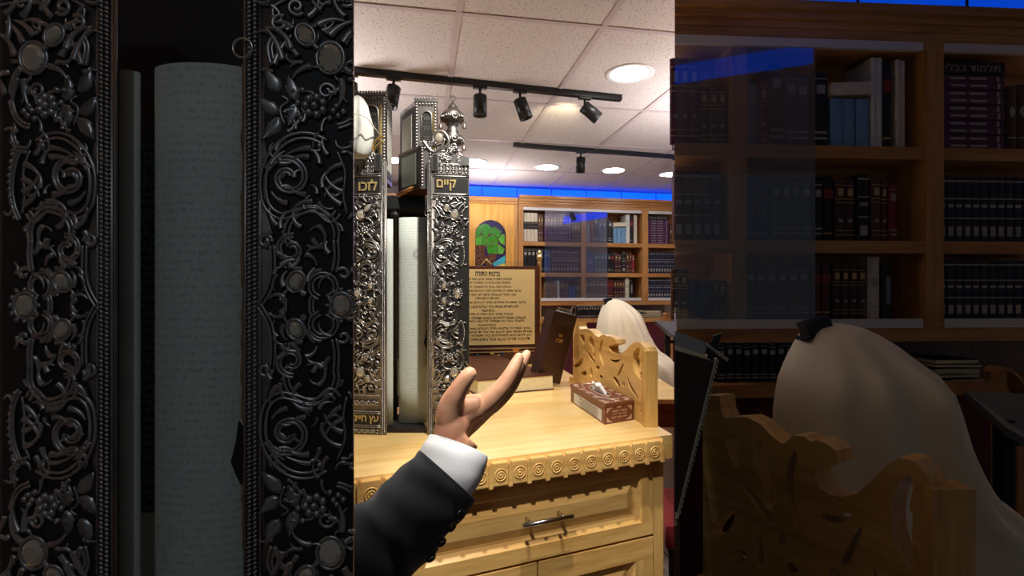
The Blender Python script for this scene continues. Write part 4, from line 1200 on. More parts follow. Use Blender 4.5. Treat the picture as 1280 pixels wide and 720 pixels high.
# ---------------------------------------------------------------- small out-of-view table under the close case, and stand table
def plain_table(loc, rz, x, y, z, label, col='oak'):
    e = thing('side_table', label, 'table', loc, rz)
    M(col+'_x').bbox(-x/2, x/2, -y/2, y/2, z-.025, z, .004).build('tabletop', e)
    M(col+'_x').box(-x/2+.03, x/2-.03, -y/2+.03, y/2-.03, z-.09, z-.026).build('apron', e)
    for a in (-1, 1):
        for c in (-1, 1):
            M(col+'_z').lathe([(.014, 0), (.018, .08), (.022, z*.6), (.024, z-.09)], 12, Tm((a*(x/2-.045), c*(y/2-.045), 0))).build('leg', e)
plain_table((-.40, .51, 0), 0, .52, .20, TOP-.0004, 'narrow oak side table carrying the large dim Torah case')

# ---------------------------------------------------------------- blessings plaque
def plaque():
    Y = 2.58
    pl = Plane(P(610, 400, Y)[:2], rad(10))
    S = lambda x, y: pl.at(x, y)[0]
    Z = lambda y: pl.at(620, y)[1]
    e = thing('blessings_plaque', 'brass plaque of Torah blessings in a brown frame with gilt posts', 'plaque', (pl.O.x, pl.O.y, TOP), pl.th)
    zz = lambda y: Z(y)-TOP
    x0, x1 = S(556, 380), S(672.5, 380)
    M('dark_wood').bbox(x0-.012, S(675, 380), .004, .02, zz(434.8), zz(332.5), .003).build('frame', e)
    pa = M('brass_plate').box(x0, S(668.5, 380), .0005, .004, zz(431), zz(336.5)).build('brass_sheet', e)
    tx = M('ink')
    lines = ['העולה לתורה אומר ברכו את ה׳ המבורך', 'הקהל עונה ברוך ה׳ המבורך לעולם ועד', 'העולה חוזר ברוך ה׳ המבורך לעולם ועד', 'ברוך אתה ה׳ אלהינו מלך העולם אשר בחר', 'בנו מכל העמים ונתן לנו את תורתו', 'ברוך אתה ה׳ נותן התורה', 'ברוך אתה ה׳ אלהינו מלך העולם אשר נתן', 'לנו תורת אמת וחיי עולם נטע בתוכנו', 'ברכת הגומל', 'העולה מברך ברוך אתה ה׳ אלהינו מלך', 'העולם הגומל לחייבים טובות שגמלני כל טוב', 'הקהל עונה מי שגמלך כל טוב הוא יגמלך', 'ברוך שפטרני מענשו של זה', 'ברוך אתה ה׳ אלהינו מלך העולם אשר קדשנו', 'תורת אמת נתן לעמו אל על יד נביאו נאמן', 'עץ חיים היא למחזיקים בה ותמכיה מאשר', 'דרכיה דרכי נעם וכל נתיבותיה שלום']
    ys = [349, 353.6, 359, 364, 369, 374, 379, 384, 389, 394, 398.6, 403, 408, 412.5, 417, 421.5, 426]
    ys = [345+(y-345)*.97 for y in ys]
    wd = [(584, 640), (586, 638), (586, 639), (588, 651), (590, 645), (594, 624), (587, 657), (588, 648), (602, 618), (588, 641), (588, 657), (588, 655), (598, 620), (586, 663), (586, 665), (586, 664), (586, 662)]
    text(tx, 'ברכות התורה', S(594, 342), S(625, 342), zz(345.2), zz(339.5), .0005, .0012, bold=.02)
    for l, y, (a, c) in zip(lines, ys, wd):
        ex = 14 if a < 592 else 0
        text(tx, l, S(a-ex, y), S(c, y), zz(y+2), zz(y-1.7), .0005, .001, bold=.015)
    tx.build('engraved_lettering', pa, 'dark brown engraved blessings')
    # clear sheet behind and its lower rail
    M('clear_acrylic').box(x0-.03, S(676, 380), .022, .028, zz(446), zz(326)).build('acrylic_sheet', e)
    rail = M('dark_wood').bbox(x0-.02, S(689, 448), .0, .05, .0, zz(435.6), .003).build('base_rail', e)
    gx = M('goldpaint').box(x0-.02, S(668, 441), -.003, .0, zz(436.2), zz(435.4)).box(x0-.02, S(668, 441), -.003, 0, zz(440.4), zz(439.6)); gx.build('gilt_line', rail)
    shapes = [([(601, 435), (607.5, 435.2), (603, 438)], 'glass_orange'), ([(611, 434.4), (617, 434), (619, 436.5), (611, 437)], 'glass_yellow'), ([(637, 433), (648, 432.5), (645, 435), (638, 435.2)], 'glass_orange')]
    shapes2 = [([(593, 447), (597, 442), (601, 446)], 'glass_sky'), ([(586, 447), (588.5, 443), (589, 447.3)], 'glass_orange'), ([(612, 445), (618, 442.5), (624, 446)], 'glass_blue'), ([(612, 440.6), (618, 441), (615, 443)], 'glass_yellow'), ([(623, 439.5), (629, 439), (631, 444), (625, 444.5)], 'glass_blue'), ([(619, 445), (625, 443), (622, 447)], 'glass_yellow'), ([(640, 437), (651, 436), (644, 442)], 'glass_orange')]
    for i, (pp, m) in enumerate(shapes2): M(m).prism([(S(a, c), zz(c)) for a, c in pp], -.002, .001).build('mosaic_piece', rail)
    # gilt post with turned finial
    px = S(676, 380); 
    M('gold').lathe([(.010, 0), (.012, .004), (.0085, .01), (.0085, zz(331)), (.012, zz(330)), (.012, zz(327.5)), (.008, zz(326)), (.014, zz(323)), (.016, zz(320.5)), (.011, zz(318)), (.006, zz(317)), (.010, zz(315)), (.008, zz(313.2)), (.003, zz(311.8)), (.001, zz(310.5))], 20, Tm((px, .03, 0))).build('gilt_post', e)
    M('gold').ball((S(673.5, 437), -.004, zz(437)), .007, 10, 8).build('knob', e)
    M('gold').lathe([(.010, 0), (.0085, .01), (.0085, zz(331)), (.014, zz(323)), (.010, zz(315)), (.001, zz(310.5))], 16, Tm((x0-.02, .03, 0))).build('gilt_post', e)
    cr = M('gold').tube(crom([(S(602, 327), .02, zz(331)), (S(606, 327), .02, zz(327)), (S(608.5, 327), .02, zz(324)), (S(611, 327), .02, zz(327)), (S(615, 327), .02, zz(331))], 5), .003, 6); cr.build('crest', e)
plaque()

# ---------------------------------------------------------------- books on the table
def big_book_flat():
    # corners of the lying book on the table
    A = on_top(640, 491.5); B_ = on_top(692.5, 487.0); C_ = on_top(597, 458)
    u = (B_-A); W = .215; th = math.atan2(u.y, u.x)
    e = thing('prayer_book', 'thick wine brown leather book lying flat before the brass plaque', 'book', (B_.x, B_.y, TOP), th)
    W = 1.15*u.length*1.55; D = (C_-A).length*.95
    H = .058
    sk = -.10
    b = M('leather_brown').bbox(-W, 0, 0, D, 0, .004, .0015).bbox(-W, 0, 0, D, H-.004, H, .0015)
    b.foot([(-W, D-.003), (0, D-.003), (0, D+.004), (-W, D+.004)], .001, H-.001)
    b.build('cover', e)
    M('pages').box(-W+.005, -.004, .004, D-.003, .004, H-.004).build('page_block', e)
    g = M('leather_dark')
    for x0, x1, y0, y1 in ((-W+.012, -.012, .012, .0135), (-W+.012, -.012, D-.0135, D-.012)): g.box(x0, x1, y0, y1, H, H+.0004)
    g.build('tooled_border', e)
    return e
big_book_flat()
def leaning_book(f, label, Y0, k, clip, title):
    """big dark book propped up, pages edge towards the carved stand"""
    # corners seen in the picture: top-left, top-right, bottom-right, bottom-left
    tl, tr, br, bl = [f(*q) for q in ((696.5, 383), (722, 389), (702, 474), (677, 462))]
    e = None
    Yt, Yb = Y0*1.03, Y0
    TLp, TRp, BRp, BLp = P(tl[0], tl[1], Yt), P(tr[0], tr[1], Yt*.985), P(br[0], br[1], Yb*.985), P(bl[0], bl[1], Yb)
    return TLp, TRp, BRp, BLp
def build_leaning():
    TL, TR, BR, BL = P(693.5, 382, 2.0), P(721.5, 389, 2.07), P(699.5, 474.5, 2.07), P(671, 470, 2.0)
    x = (TR-TL); x.normalize(); up = (TL-BL); up -= x*up.dot(x); H = up.length; up.normalize(); n = x.cross(up).normalized()
    W = (TR-TL).length
    if n.y > 0: n = -n
    Mx = Matrix((x, -n, up)).transposed().to_4x4()   # local: x across, y into the book, z up
    base = BL.copy()
    # rest on the table
    e = thing('leaning_book', 'big dark brown leather book propped upright beside the gilt post', 'book', (base.x, base.y, base.z))
    low = min((Mx @ Vector(q)).z for q in ((0, 0, 0), (W, 0, 0), (W, .05, 0), (0, .05, 0)))
    e.matrix_world = Matrix.Translation((base.x, base.y, TOP-low+.001)) @ Mx
    T = .052
    b = M('leather_dark').bbox(0, W, 0, .004, 0, H, .0015).bbox(0, W, T-.004, T, 0, H, .0015); b.box(-.002, .003, .001, T-.001, 0, H); b.build('cover', e)
    M('pages').box(.003, W-.004, .004, T-.004, .004, H-.004).build('page_block', e)
    s = M('silver_print')
    for i in range(26): s.ball((W+.0005, .002, .01+i*(H-.02)/25), (.0016, .0022, .004), 6, 4)
    for i in range(14): s.ball((.01+i*(W-.02)/13, .004+.0, H+.001), (.004, .004, .0025), 6, 4)
    s.build('silver_edging', e)
    hd = M('silver_print'); hd.bbox(W*.22, W*.95, .012, .016, H-.002, H+.017, .002).bbox(W*.74, W*.90, .006, .011, H-.004, H+.034, .001)
    hd.mat('black'); text(hd, 'קודש', W*.28, W*.7, H+.003, H+.013, .012, .0006)
    hd.mat('black').box(W*.77, W*.87, .005, .006, H+.002, H+.03)
    hd.build('headpiece', e, 'pale lettered strip along the top edge')
    g = M('gold')
    text(g, 'ספר', W*.40, W*.58, H*.66, H*.70, -.0002, .0006); text(g, 'תורה', W*.34, W*.64, H*.58, H*.63, -.0002, .0006)
    g.build('gilt_title', e)
    t = M('black')
    for x0, x1, z0, z1 in ((.1, .9, .93, .934), (.1, .9, .06, .064), (.1, .11, .06, .934), (.89, .9, .06, .934), (.2, .8, .86, .863)): t.box(W*x0, W*x1, -.0003, .001, H*z0, H*z1)
    t.build('tooled_border', e)
build_leaning()
kN = 1.5
A_ = on_top(805, 534)
zN_ = P(0, near(805, 534)[1], A_.y*kN/MAG).z
def build_near_book():
    """the matching book in the dim side, standing on edge against the added screen"""
    Y = .60
    pts = [(843.8, 410), (884, 431), (909, 447), (846.5, 655), (843.8, 655)]
    o = P(843.8, 655, Y)
    e = thing('leaning_book', 'dim brown leather book with pale edging propped beside the dim carved stand', 'book', (o.x, o.y, o.z))
    loc = lambda x, y: (P(x, y, Y).x-o.x, P(x, y, Y).z-o.z)
    kx = .3165
    def slab(pts, y0, y1, mat, nm, lab=None):
        n = len(pts); vs = []
        for yy in (y0, y1):
            for x, y in pts:
                a, c = loc(x, y); vs.append((a+kx*yy, yy, c))
        fs = [list(range(n)), list(range(2*n-1, n-1, -1))]+[(i, i+n, (i+1) % n+n, (i+1) % n) for i in range(n)]
        b = M(mat).add(vs, fs); return b.build(nm, e, lab)
    slab([(843.8, 438), (893, 452), (846.5, 640), (843.8, 640)], 0, .003, 'leather_dark', 'cover')
    slab([(843.8, 432), (897, 450), (848, 650), (843.8, 650)], .0032, .02, 'pages', 'page_block')
    slab([(843.8, 433), (899, 452), (849, 652), (843.8, 652)], .0202, .023, 'leather_dark', 'back_cover')
    slab([(843.8, 414), (886, 430), (880, 448), (843.8, 436)], .006, .009, 'silver_print', 'headpiece', 'pale lettered strip along the top edge')
    slab([(892, 420), (903, 416), (892, 452), (884, 448)], .003, .006, 'black', 'bookmark')
    s = M('silver_print')
    for i in range(30):
        t = i/29; a, c = loc(897+(850-897)*t, 452+(640-452)*t); s.ball((a, .0, c), (.0018, .002, .0028), 6, 4)
    for i in range(12):
        t = i/11; a, c = loc(886+(910-886)*t, 432+(450-432)*t); s.ball((a, .004, c), (.0024, .002, .0024), 6, 4)
    s.build('silver_edging', e)
    zt = zN_-o.z
    a0, a1 = loc(843.8, 655)[0], loc(849, 655)[0]
    M('dark_wood').foot([(a0+kx*-.004, -.004), (a1, -.004), (a1+kx*.026, .026), (a0+kx*.026, .026)], zt+.012, 0).foot([(a0, -.03), (a0+.09, -.03), (a0+.11, .08), (a0+kx*.08, .08)], zt+.0005, zt+.012).build('book_rest', e, 'slim dark book rest')
build_near_book()

# ---------------------------------------------------------------- tissue box
def tissue_box():
    A = on_top(756, 531); B_ = on_top(791.5, 525); C_ = on_top(713.5, 502)
    th = math.atan2(B_.y-A.y, B_.x-A.x); W = (B_-A).length
    uu = Vector((math.cos(th), math.sin(th), 0)); vv = Vector((-math.sin(th), math.cos(th), 0))
    cx = (C_-A).dot(uu); D = (C_-A).dot(vv)
    H = P(756, 505, A.y).z-TOP
    e = thing('tissue_box', 'brown leather tissue box with pale scroll decoration on the table', 'tissue box', (A.x, A.y, TOP), th)
    k = cx/D
    def box(mb, x0, x1, y0, y1, z0, z1): mb.foot([(x0+k*y0, y0), (x1+k*y0, y0), (x1+k*y1, y1), (x0+k*y1, y1)], z0, z1)
    b = M('leather_box'); box(b, 0, W, 0, D, 0, H-.010); b.build('body', e)
    l = M('leather_box'); box(l, -.002, W+.002, -.002, D+.002, H-.0098, H); lo = l.build('lid', e)
    # end panel: pale corners and lettering
    pn = M('pink_silver')
    for sx, sz in ((0, 0), (1, 0), (0, 1), (1, 1)):
        x0 = .007 if sx == 0 else W-.007; z0 = .005 if sz == 0 else H-.013
        dx = (1 if sx == 0 else -1)*.022; dz = (1 if sz == 0 else -1)*.014
        pn.prism([(x0, z0), (x0+dx, z0), (x0+dx*.6, z0+dz*.25), (x0+dx*.3, z0+dz*.55), (x0+dx*.12, z0+dz), (x0, z0+dz)][::(1 if sx == sz else -1)], -.0012, .0002)
    pn.ball((W/2, 0, H-.014), (.010, .0015, .0025), 8, 6)
    pn.build('corner_ornament', e)
    g = M('pink_silver')
    for i, wd in enumerate(('אשרי יושבי', 'ביתך עוד יהללוך', 'סלה אשרי העם')):
        text(g, wd, W*.24, W*.77, H*.54-i*.0085, H*.54-i*.0085+.0052, .0, .0009, bold=.02)
    g.build('lettering', e)
    # long side panel
    sp = M('paper')
    n = Vector((-1, k, 0)).normalized()
    def quadside(mb, y0, y1, z0, z1, off):
        p = [(k*y0+n.x*off, y0+n.y*off, z0), (k*y1+n.x*off, y1+n.y*off, z0), (k*y1+n.x*off, y1+n.y*off, z1), (k*y0+n.x*off, y0+n.y*off, z1)]
        q = [(k*y0, y0, z0), (k*y1, y1, z0), (k*y1, y1, z1), (k*y0, y0, z1)]
        mb.add(p+q, [(0, 1, 2, 3), (0, 4, 5, 1), (2, 6, 7, 3), (1, 5, 6, 2), (0, 3, 7, 4)])
    quadside(sp, D*.08, D*.88, .005, H*.62, .001); spo = sp.build('side_panel', e, 'cream printed panel on the long side')
    ln = M('ink')
    for i in range(6): quadside(ln, D*(.16+.03*(i % 2)), D*(.76-.06*(i % 3)), H*.56-i*.0052, H*.56-i*.0052+.0012, .0014)
    ln.build('printed_lines', spo)
    # lid: oval opening, scroll border, tissue
    top = M('pink_silver'); c = Vector((W/2+k*D/2, D/2, H))
    def ell(rx, ry, t): 
        y = ry*math.sin(t); return Vector((c.x+rx*math.cos(t)+k*y, c.y+y, H+.0005))
    top.tube([ell(.020, .075, q*PI/18) for q in range(36)], .0035, 6, closed=True, flat=.6)
    top.tube([ell(W*.40, D*.42, q*PI/18)+Vector((.004*math.sin(q*1.4), 0, 0)) for q in range(6, 31)], .0042, 6, flat=.5)
    for s in (-1, 1):
        for yq in (.12, .3, .5, .7, .88):
            yy = D*yq; top.ball((W/2+s*W*.42+k*yy, yy, H), (.006, .016, .0016), 8, 5)
    for yq in (.05, .95):
        for xq in (.15, .5, .85): top.ball((W*xq+k*D*yq, D*yq, H), (.012, .006, .0016), 8, 5)
    top.build('scroll_ornament', lo)
    op = M('recess'); op.foot([(ell(.018, .072, q*PI/18).x, ell(.018, .072, q*PI/18).y) for q in range(36)], H, H+.0008); op.build('opening', lo)
    ti = M('tissue'); rings = []
    for i in range(9):
        t = i/8; z = H+.001+.024*math.sin(t*PI*.62); rr = 1-t*.55
        ring = []
        for q in range(24):
            a = q*2*PI/24
            y = (.058*rr*math.sin(a))-.012*t; ring.append(Vector((c.x+.013*rr*math.cos(a)*(1+.3*math.sin(3*a+t*3))+k*y-.006*t, c.y+y+.02*t, z+.005*t*math.sin(4*a+2))))
        rings.append(ring)
    ti.loft(rings); o = ti.build('tissue'); o.location = e.location; o.rotation_euler = e.rotation_euler
    tag(o, 'white paper tissue standing up out of the brown box', 'tissue')
tissue_box()

# ---------------------------------------------------------------- carved stand
def C4(x, y): return (700+x/3.6, 360+y/3.6)                # from the enlarged views
def CR(x, y): return (640+(842+x/2-640)/MAG, 360+(360+y/2-360)/MAG)
def stand(f, Y1, Y2, ybot, label, post_w, thick, zbase, where):
    a = f(805, 440); c = f(716, 440)
    p1, p2 = P(a[0], 360, Y1), P(c[0], 360, Y2)
    th = math.atan2(p2.y-p1.y, p2.x-p1.x)
    u = Vector((math.cos(th), math.sin(th))); nrm = Vector((u.y, -u.x))     # u runs away from the post, nrm to the right
    e = thing('carved_stand', label, 'stand', (p1.x, p1.y, zbase), th)
    def L(px, py):
        q = f(px, py); r = ray(*q)
        # plane through p1 along u
        nx = Vector((-u.y, u.x)); t = (p1.x*nx.x+p1.y*nx.y)/(r.x*nx.x+r.y*nx.y)
        return ((r.x*t-p1.x)*u.x+(r.y*t-p1.y)*u.y, CZ+r.z*t-zbase)
    top = [(805, 439.5), (803, 434), (798, 428.5), (792, 427.2), (786.5, 430.5), (780.5, 437), (775, 441.5), (769.5, 442.8), (764.5, 442), (760.5, 439), (758.5, 434.5), (759.5, 431.5), (764, 431), (768, 429), (767, 424.5), (763, 421.5), (759.5, 420.2), (757, 420.8), (754, 418.6), (750, 418.4), (747, 421.2), (745.5, 421.6), (741.5, 418.5), (737, 413.8), (731.5, 411), (723, 411.5), (721.5, 408), (721, 402.6), (714.5, 402.6)]
    pts = [L(*q) for q in top]
    xe = pts[-1][0]
    out = [(0, 0.0)]+pts+[(xe, 0.0)]
    holes_px = [[CR(*q) for q in [(585, 492), (560, 510), (545, 555), (545, 610), (560, 660), (596, 704), (610, 690), (604, 650), (585, 625), (592, 575), (580, 560), (592, 520)]],
                [CR(*q) for q in [(362, 562), (400, 574), (435, 562), (425, 582), (395, 588), (372, 578)]],
                [CR(*q) for q in [(465, 598), (450, 650), (430, 688), (415, 690), (435, 640)]],
                [CR(*q) for q in [(200, 385), (222, 402), (236, 470), (243, 530), (235, 556), (218, 536), (224, 500), (197, 440)]],
                [CR(*q) for q in [(292, 420), (304, 440), (288, 500), (315, 606), (290, 570), (272, 500)]],
                [CR(*q) for q in [(120, 372), (158, 376), (155, 452), (137, 420)]],
                [CR(*q) for q in [(172, 490), (205, 530), (240, 572), (234, 594), (192, 540)]],
                [CR(*q) for q in [(262+14*math.cos(t*PI/4), 628+16*math.sin(t*PI/4)) for t in range(8)]],
                [CR(*q) for q in [(128, 672), (164, 652), (174, 688), (142, 690)]],
                [CR(*q) for q in [(207, 622), (220, 660), (214, 706), (200, 680)]],
                [CR(*q) for q in [(282, 684), (308, 712), (276, 712)]],
                [CR(*q) for q in [(78, 612), (142, 545), (138, 600), (98, 626)]],
                [C4(*q) for q in [(230, 405), (243, 400), (262, 436), (250, 440)]],
                [C4(*q) for q in [(298, 402), (306, 430), (335, 478), (338, 492), (312, 462), (298, 430)]],
                [C4(*q) for q in [(358, 494), (372, 494), (370, 520), (373, 552), (352, 556), (362, 530)]],
                [C4(*q) for q in [(276, 418), (284, 440), (274, 446)]]]
    H = []
    for h in holes_px:
        hp = [L(*q) for q in h]; cx = sum(p[0] for p in hp)/len(hp); cz = sum(p[1] for p in hp)/len(hp)
        k = 1.16 if 8 <= len(hp) <= 8 or len(hp) == 5 and hp[0][0] > .44 and hp[0][0] < .52 else 1.26
        H.append(smooth_poly([(cx+(p[0]-cx)*k, max(.006, cz+(p[1]-cz)*k)) for p in hp], 2))
    vs, fs = curve_plate(out, H, thick)
    # local plate coordinates: x along u, z up, thickness towards the viewer's right (local -y)
    vs = [Vector((v.x, -v.y-.006, v.z)) for v in vs]
    M('oak_x').add(vs, fs).build('carved_panel', e)
    h0 = L(805, 439.5)[1]
    po = M('oak_z'); T = Matrix.Rotation(-th, 4, 'Z')
    w = post_w
    po.bbox(0.0005, w, -.004, .03, 0, h0+.002, .0015, T=T)
    po.build('end_post', e)
    # two feet at the far end carry the panel
    po = M('oak_z'); po.box(xe-.03, xe, -thick-.012, .012, 0, .02); po.build('foot', e)
    return e
A_ = on_top(805, 534)
stand(ident, A_.y, 2.12, 534, 'carved pale oak stand with cut-out letters behind the tissue box', (822-805)/F*A_.y, .034, TOP, 'far')
kN = 1.5
YN1 = A_.y*kN/MAG; YN2 = 2.12*kN/MAG
zN = P(0, near(805, 534)[1], YN1).z
stand(near, YN1, YN2, 534, 'large dim carved oak stand in front of the bulky white shawl', (near(822, 0)[0]-near(805, 0)[0])/F*YN1, .034*1.3, zN, 'near')
def splayed_table():
    e = thing('side_table', 'low dark side table carrying the large dim carved stand', 'table', (.5, .74, 0))
    z = zN-.0004; o = (.5, .74)
    pl = [(.178, .49), (.75, .49), (.75, .99), (.328, .99)]
    M('honey_x').foot([(x-o[0], y-o[1]) for x, y in pl], z-.025, z).build('tabletop', e)
    M('honey_x').foot([(.5+(x-.5)*.86-o[0], .74+(y-.74)*.86-o[1]) for x, y in pl], z-.09, z-.0255).build('apron', e)
    for x, y in pl: M('honey_z').lathe([(.014, 0), (.018, .08), (.022, z*.6), (.024, z-.0905)], 12, Tm((.5+(x-.5)*.8-o[0], .74+(y-.74)*.8-o[1], 0))).build('leg', e)
splayed_table()
# ---------------------------------------------------------------- shawled people
def shawl_person(f, Y, label, seat_label, zfloor_seat):
    lv = [(404.5, 1030, 1052), (406, 1022, 1062), (410, 1012, 1076), (418, 1005, 1092), (430, 999, 1110), (445, 993, 1128), (460, 988, 1145), (480, 982, 1157), (500, 978, 1166), (520, 975, 1174), (540, 974, 1182), (560, 974, 1193), (580, 974, 1203), (595, 973, 1213), (610, 972, 1226), (625, 968, 1250), (640, 962, 1270), (660, 955, 1285), (700, 948, 1300), (760, 940, 1320), (840, 930, 1340), (920, 926, 1350)]
    inv = lambda x, y: (640+(x-640)/MAG, 360+(y-360)/MAG)
    n = 72
    def shape(grow, Yc):
        rings = []
        for y, a, c in lv:
            pa = P(*f(*inv(a, y)), Yc); pc = P(*f(*inv(c, y)), Yc)
            r = (pc.x-pa.x)/2*grow; cx = (pa.x+pc.x)/2; hz = pa.z
            t = (y-404)/500
            ring = []
            for k in range(n):
                an = 2*PI*k/n
                # folds that fan down from the crown
                fold = 0
                if grow > .9:
                    for fa, wdt, am in ((-1.2, .20, .26), (-1.85, .14, .13), (-.72, .15, .15), (-2.35, .2, .10), (-.35, .16, .12), (-1.55, .07, -.045), (-.95, .08, -.045), (.6, .2, .06), (1.6, .2, .06), (2.4, .2, .06)):
                        dd = (an-PI*2 if an > PI else an)-fa-(.35*(t-.15) if fa > -1.5 else -.25*(t-.15))
                        fold += am*math.exp(-(dd/wdt)**2)*min(1, max(0, (y-425)/50))*(1.5-t*.8)
                    fold += .02*math.sin(9*an+y*.03)*min(1, max(0, (y-440)/80))
                dp = min(r*.95, .15 if f is near else .22)
                ring.append(Vector((cx+r*(1-.25*fold if abs(math.cos(an)) > .9 else 1)*math.cos(an), Yc+dp*(1+fold*1.3)*math.sin(an), hz-.004*fold)))
            rings.append(ring)
        return rings
    rings = shape(1.0, Y); base = rings[-1][0].z
    e = thing('person', label, 'person', (sum(p.x for p in rings[8])/n, Y, 0))
    off = Vector((-e.location.x, -e.location.y, 0))
    inn = [[p+off for p in r] for r in shape(.76, Y+.012)[2:]]
    # body: continuous from the head to the feet under the shawl
    last = inn[-1]; c = sum(last, Vector())/n
    legs = []
    for z, s in ((.55, .95), (.45, .92), (.25, .7), (.08, .62), (.0, .62)):
        if z < last[0].z: legs.append([Vector((c.x+(p.x-c.x)*s, c.y+(p.y-c.y)*s, z)) for p in last])
    M('suit').loft(inn+legs).build('body', e)
    r2 = [[p+off for p in r] for r in rings]
    lw = r2[-1]
    sk = M('cloth').loft(r2+[[Vector((p.x, p.y, max(.3, lw[0].z-.25))) for p in lw]], cap=True)
    so = sk.build('prayer_shawl', e, 'white prayer shawl drawn up over the head')
    p = P(*f(*inv(1016, 408)), Y-.01)+off; s = Y/F*(1 if f is near else 1/MAG)
    T = Tm(p, 0, 0, rad(-18))
    M('tefillin').bbox(-13*s, 18*s, -.02, .02, -9*s, 8*s, .002, T=T).bbox(-19*s, 20*s, -.022, .022, -12*s, -8*s, .002, T=T).build('head_box', e, 'small dark navy box on the forehead')
shawl_person(ident, 2.86, 'person sitting wrapped in a white shawl past the carved stand', '', 0)
shawl_person(near, 1.17, 'person in a bulky dim white shawl in front of the near bookcase', '', 0)

# ---------------------------------------------------------------- furniture further back
def far_desk():
    zt = P(0, 467, 2.40).z
    pl = Plane(P(822, 480, 2.2)[:2], rad(4))
    e = thing('bench_desk', 'yellow oak bench desk behind the reading table with a brown apron', 'desk', (pl.O.x, 1.98, 0), 0)
    zt = CZ-.43
    x0 = -.135
    M('oak_top').bbox(x0, .075, 0, .60, zt-.02, zt, .004).build('desk_top', e)
    M('red_wood').box(x0+.004, .07, .004, .02, zt-.11, zt-.021).build('apron', e, 'red brown front board')
    M('dark_wood').box(x0+.03, .065, .38, .58, .0, zt-.021).build('cupboard', e)
far_desk()
def stool():
    p = P(829, 640, 2.05)
    e = thing('stool', 'red upholstered stool under the bench desk by the table end', 'stool', (p.x+.20, 2.12, 0), rad(-8))
    zt = P(0, 629, 2.15).z
    M('red_cloth').bbox(-.20, .14, -.20, .20, zt-.10, zt, .035).build('cushion', e)
    M('black_metal').box(-.18, .12, -.18, .18, zt-.125, zt-.101).build('seat_frame', e)
    for a in (-.165, .105):
        for c in (-.165, .165): M('black_metal').lathe([(.012, 0), (.014, zt-.12)], 10, Tm((a, c, 0))).build('leg', e)
stool()
def study_desk(f, Y, label, dim):
    """small tilted dark desk on one leg"""
    a, b, c, d = [f(*q) for q in ((818, 400), (842, 406), (842, 420), (838, 416))]
    pa = P(*f(818.5, 400.5), Y*(1.05 if dim else 1.12)); pb = P(*f(848, 402), Y*(1.06 if dim else 1.14)); pc = P(*f(856, 427), Y*.93); pd = P(*f(835, 415), Y*.95)
    e = thing('study_desk', label, 'desk', (P(*f(838, 420), Y).x, Y, 0))
    o = Vector((-e.location.x, -Y, 0))
    q = [v+o for v in (pa, pb, pc, pd)]
    t = Vector((0, 0, -.022))
    M('slate').add(q+[v+t for v in q], [(0, 1, 2, 3), (4, 7, 6, 5), (0, 4, 5, 1), (1, 5, 6, 2), (2, 6, 7, 3), (3, 7, 4, 0)]).build('tilted_top', e)
    l = P(*f(834, 420), Y*1.0)+o; lx = l.x; r = .012
    zt = (pa.z+pd.z)/2-.03
    M('black_metal').box(lx-.016, lx+.016, -.016, .016, .02, zt).box(lx-.02, lx+.12, -.012, .012, zt-.07, zt-.05).build('upright', e)
    M('black_metal').box(lx-.03, lx+.10, -.14, .14, 0, .022).build('foot', e)
study_desk(ident, 3.1, 'small dark tilted study desk past the shawled sitter in the bright room', 0)
study_desk(near, 1.40, 'dim dark tilted study desk beside the bulky white shawl', 1)
def chair_back(f, Y, label):
    e = thing('wooden_chair', label, 'chair', (P(*f(836, 395), Y).x, Y, 0))
    o = Vector((-e.location.x, -Y, 0)); s = Y/F*(MAG if f is near else 1)
    pts = [P(*f(x, y), Y)+o for x, y in ((829.5, 392), (833, 391), (837, 394.5), (840, 400), (841, 408))]
    w = .02
    b = M('honey_x'); c = crom(pts, 5)
    rings = [[p+Vector((0, dy, dz)) for dy, dz in ((-.03, 0), (.03, 0), (.03, -1.5*s), (-.03, -1.5*s))] for p in c]
    b.loft(rings, smooth=False); 
    b.build('curved_top_rail', e)
    xa, xb = pts[0].x+.01, pts[-1].x-.005; zs = .45
    M('honey_z').box(xa, xa+.02, -.015, .015, 0, pts[0].z-.01).build('leg', e); M('honey_z').box(xb-.02, xb, -.015, .015, 0, pts[-1].z).build('leg', e)
chair_back(ident, 3.75, 'honey wood chair with a curved top rail before the low far shelf')
chair_back(near, 1.56, 'dim wood chair with a curved top rail before the near low shelf')

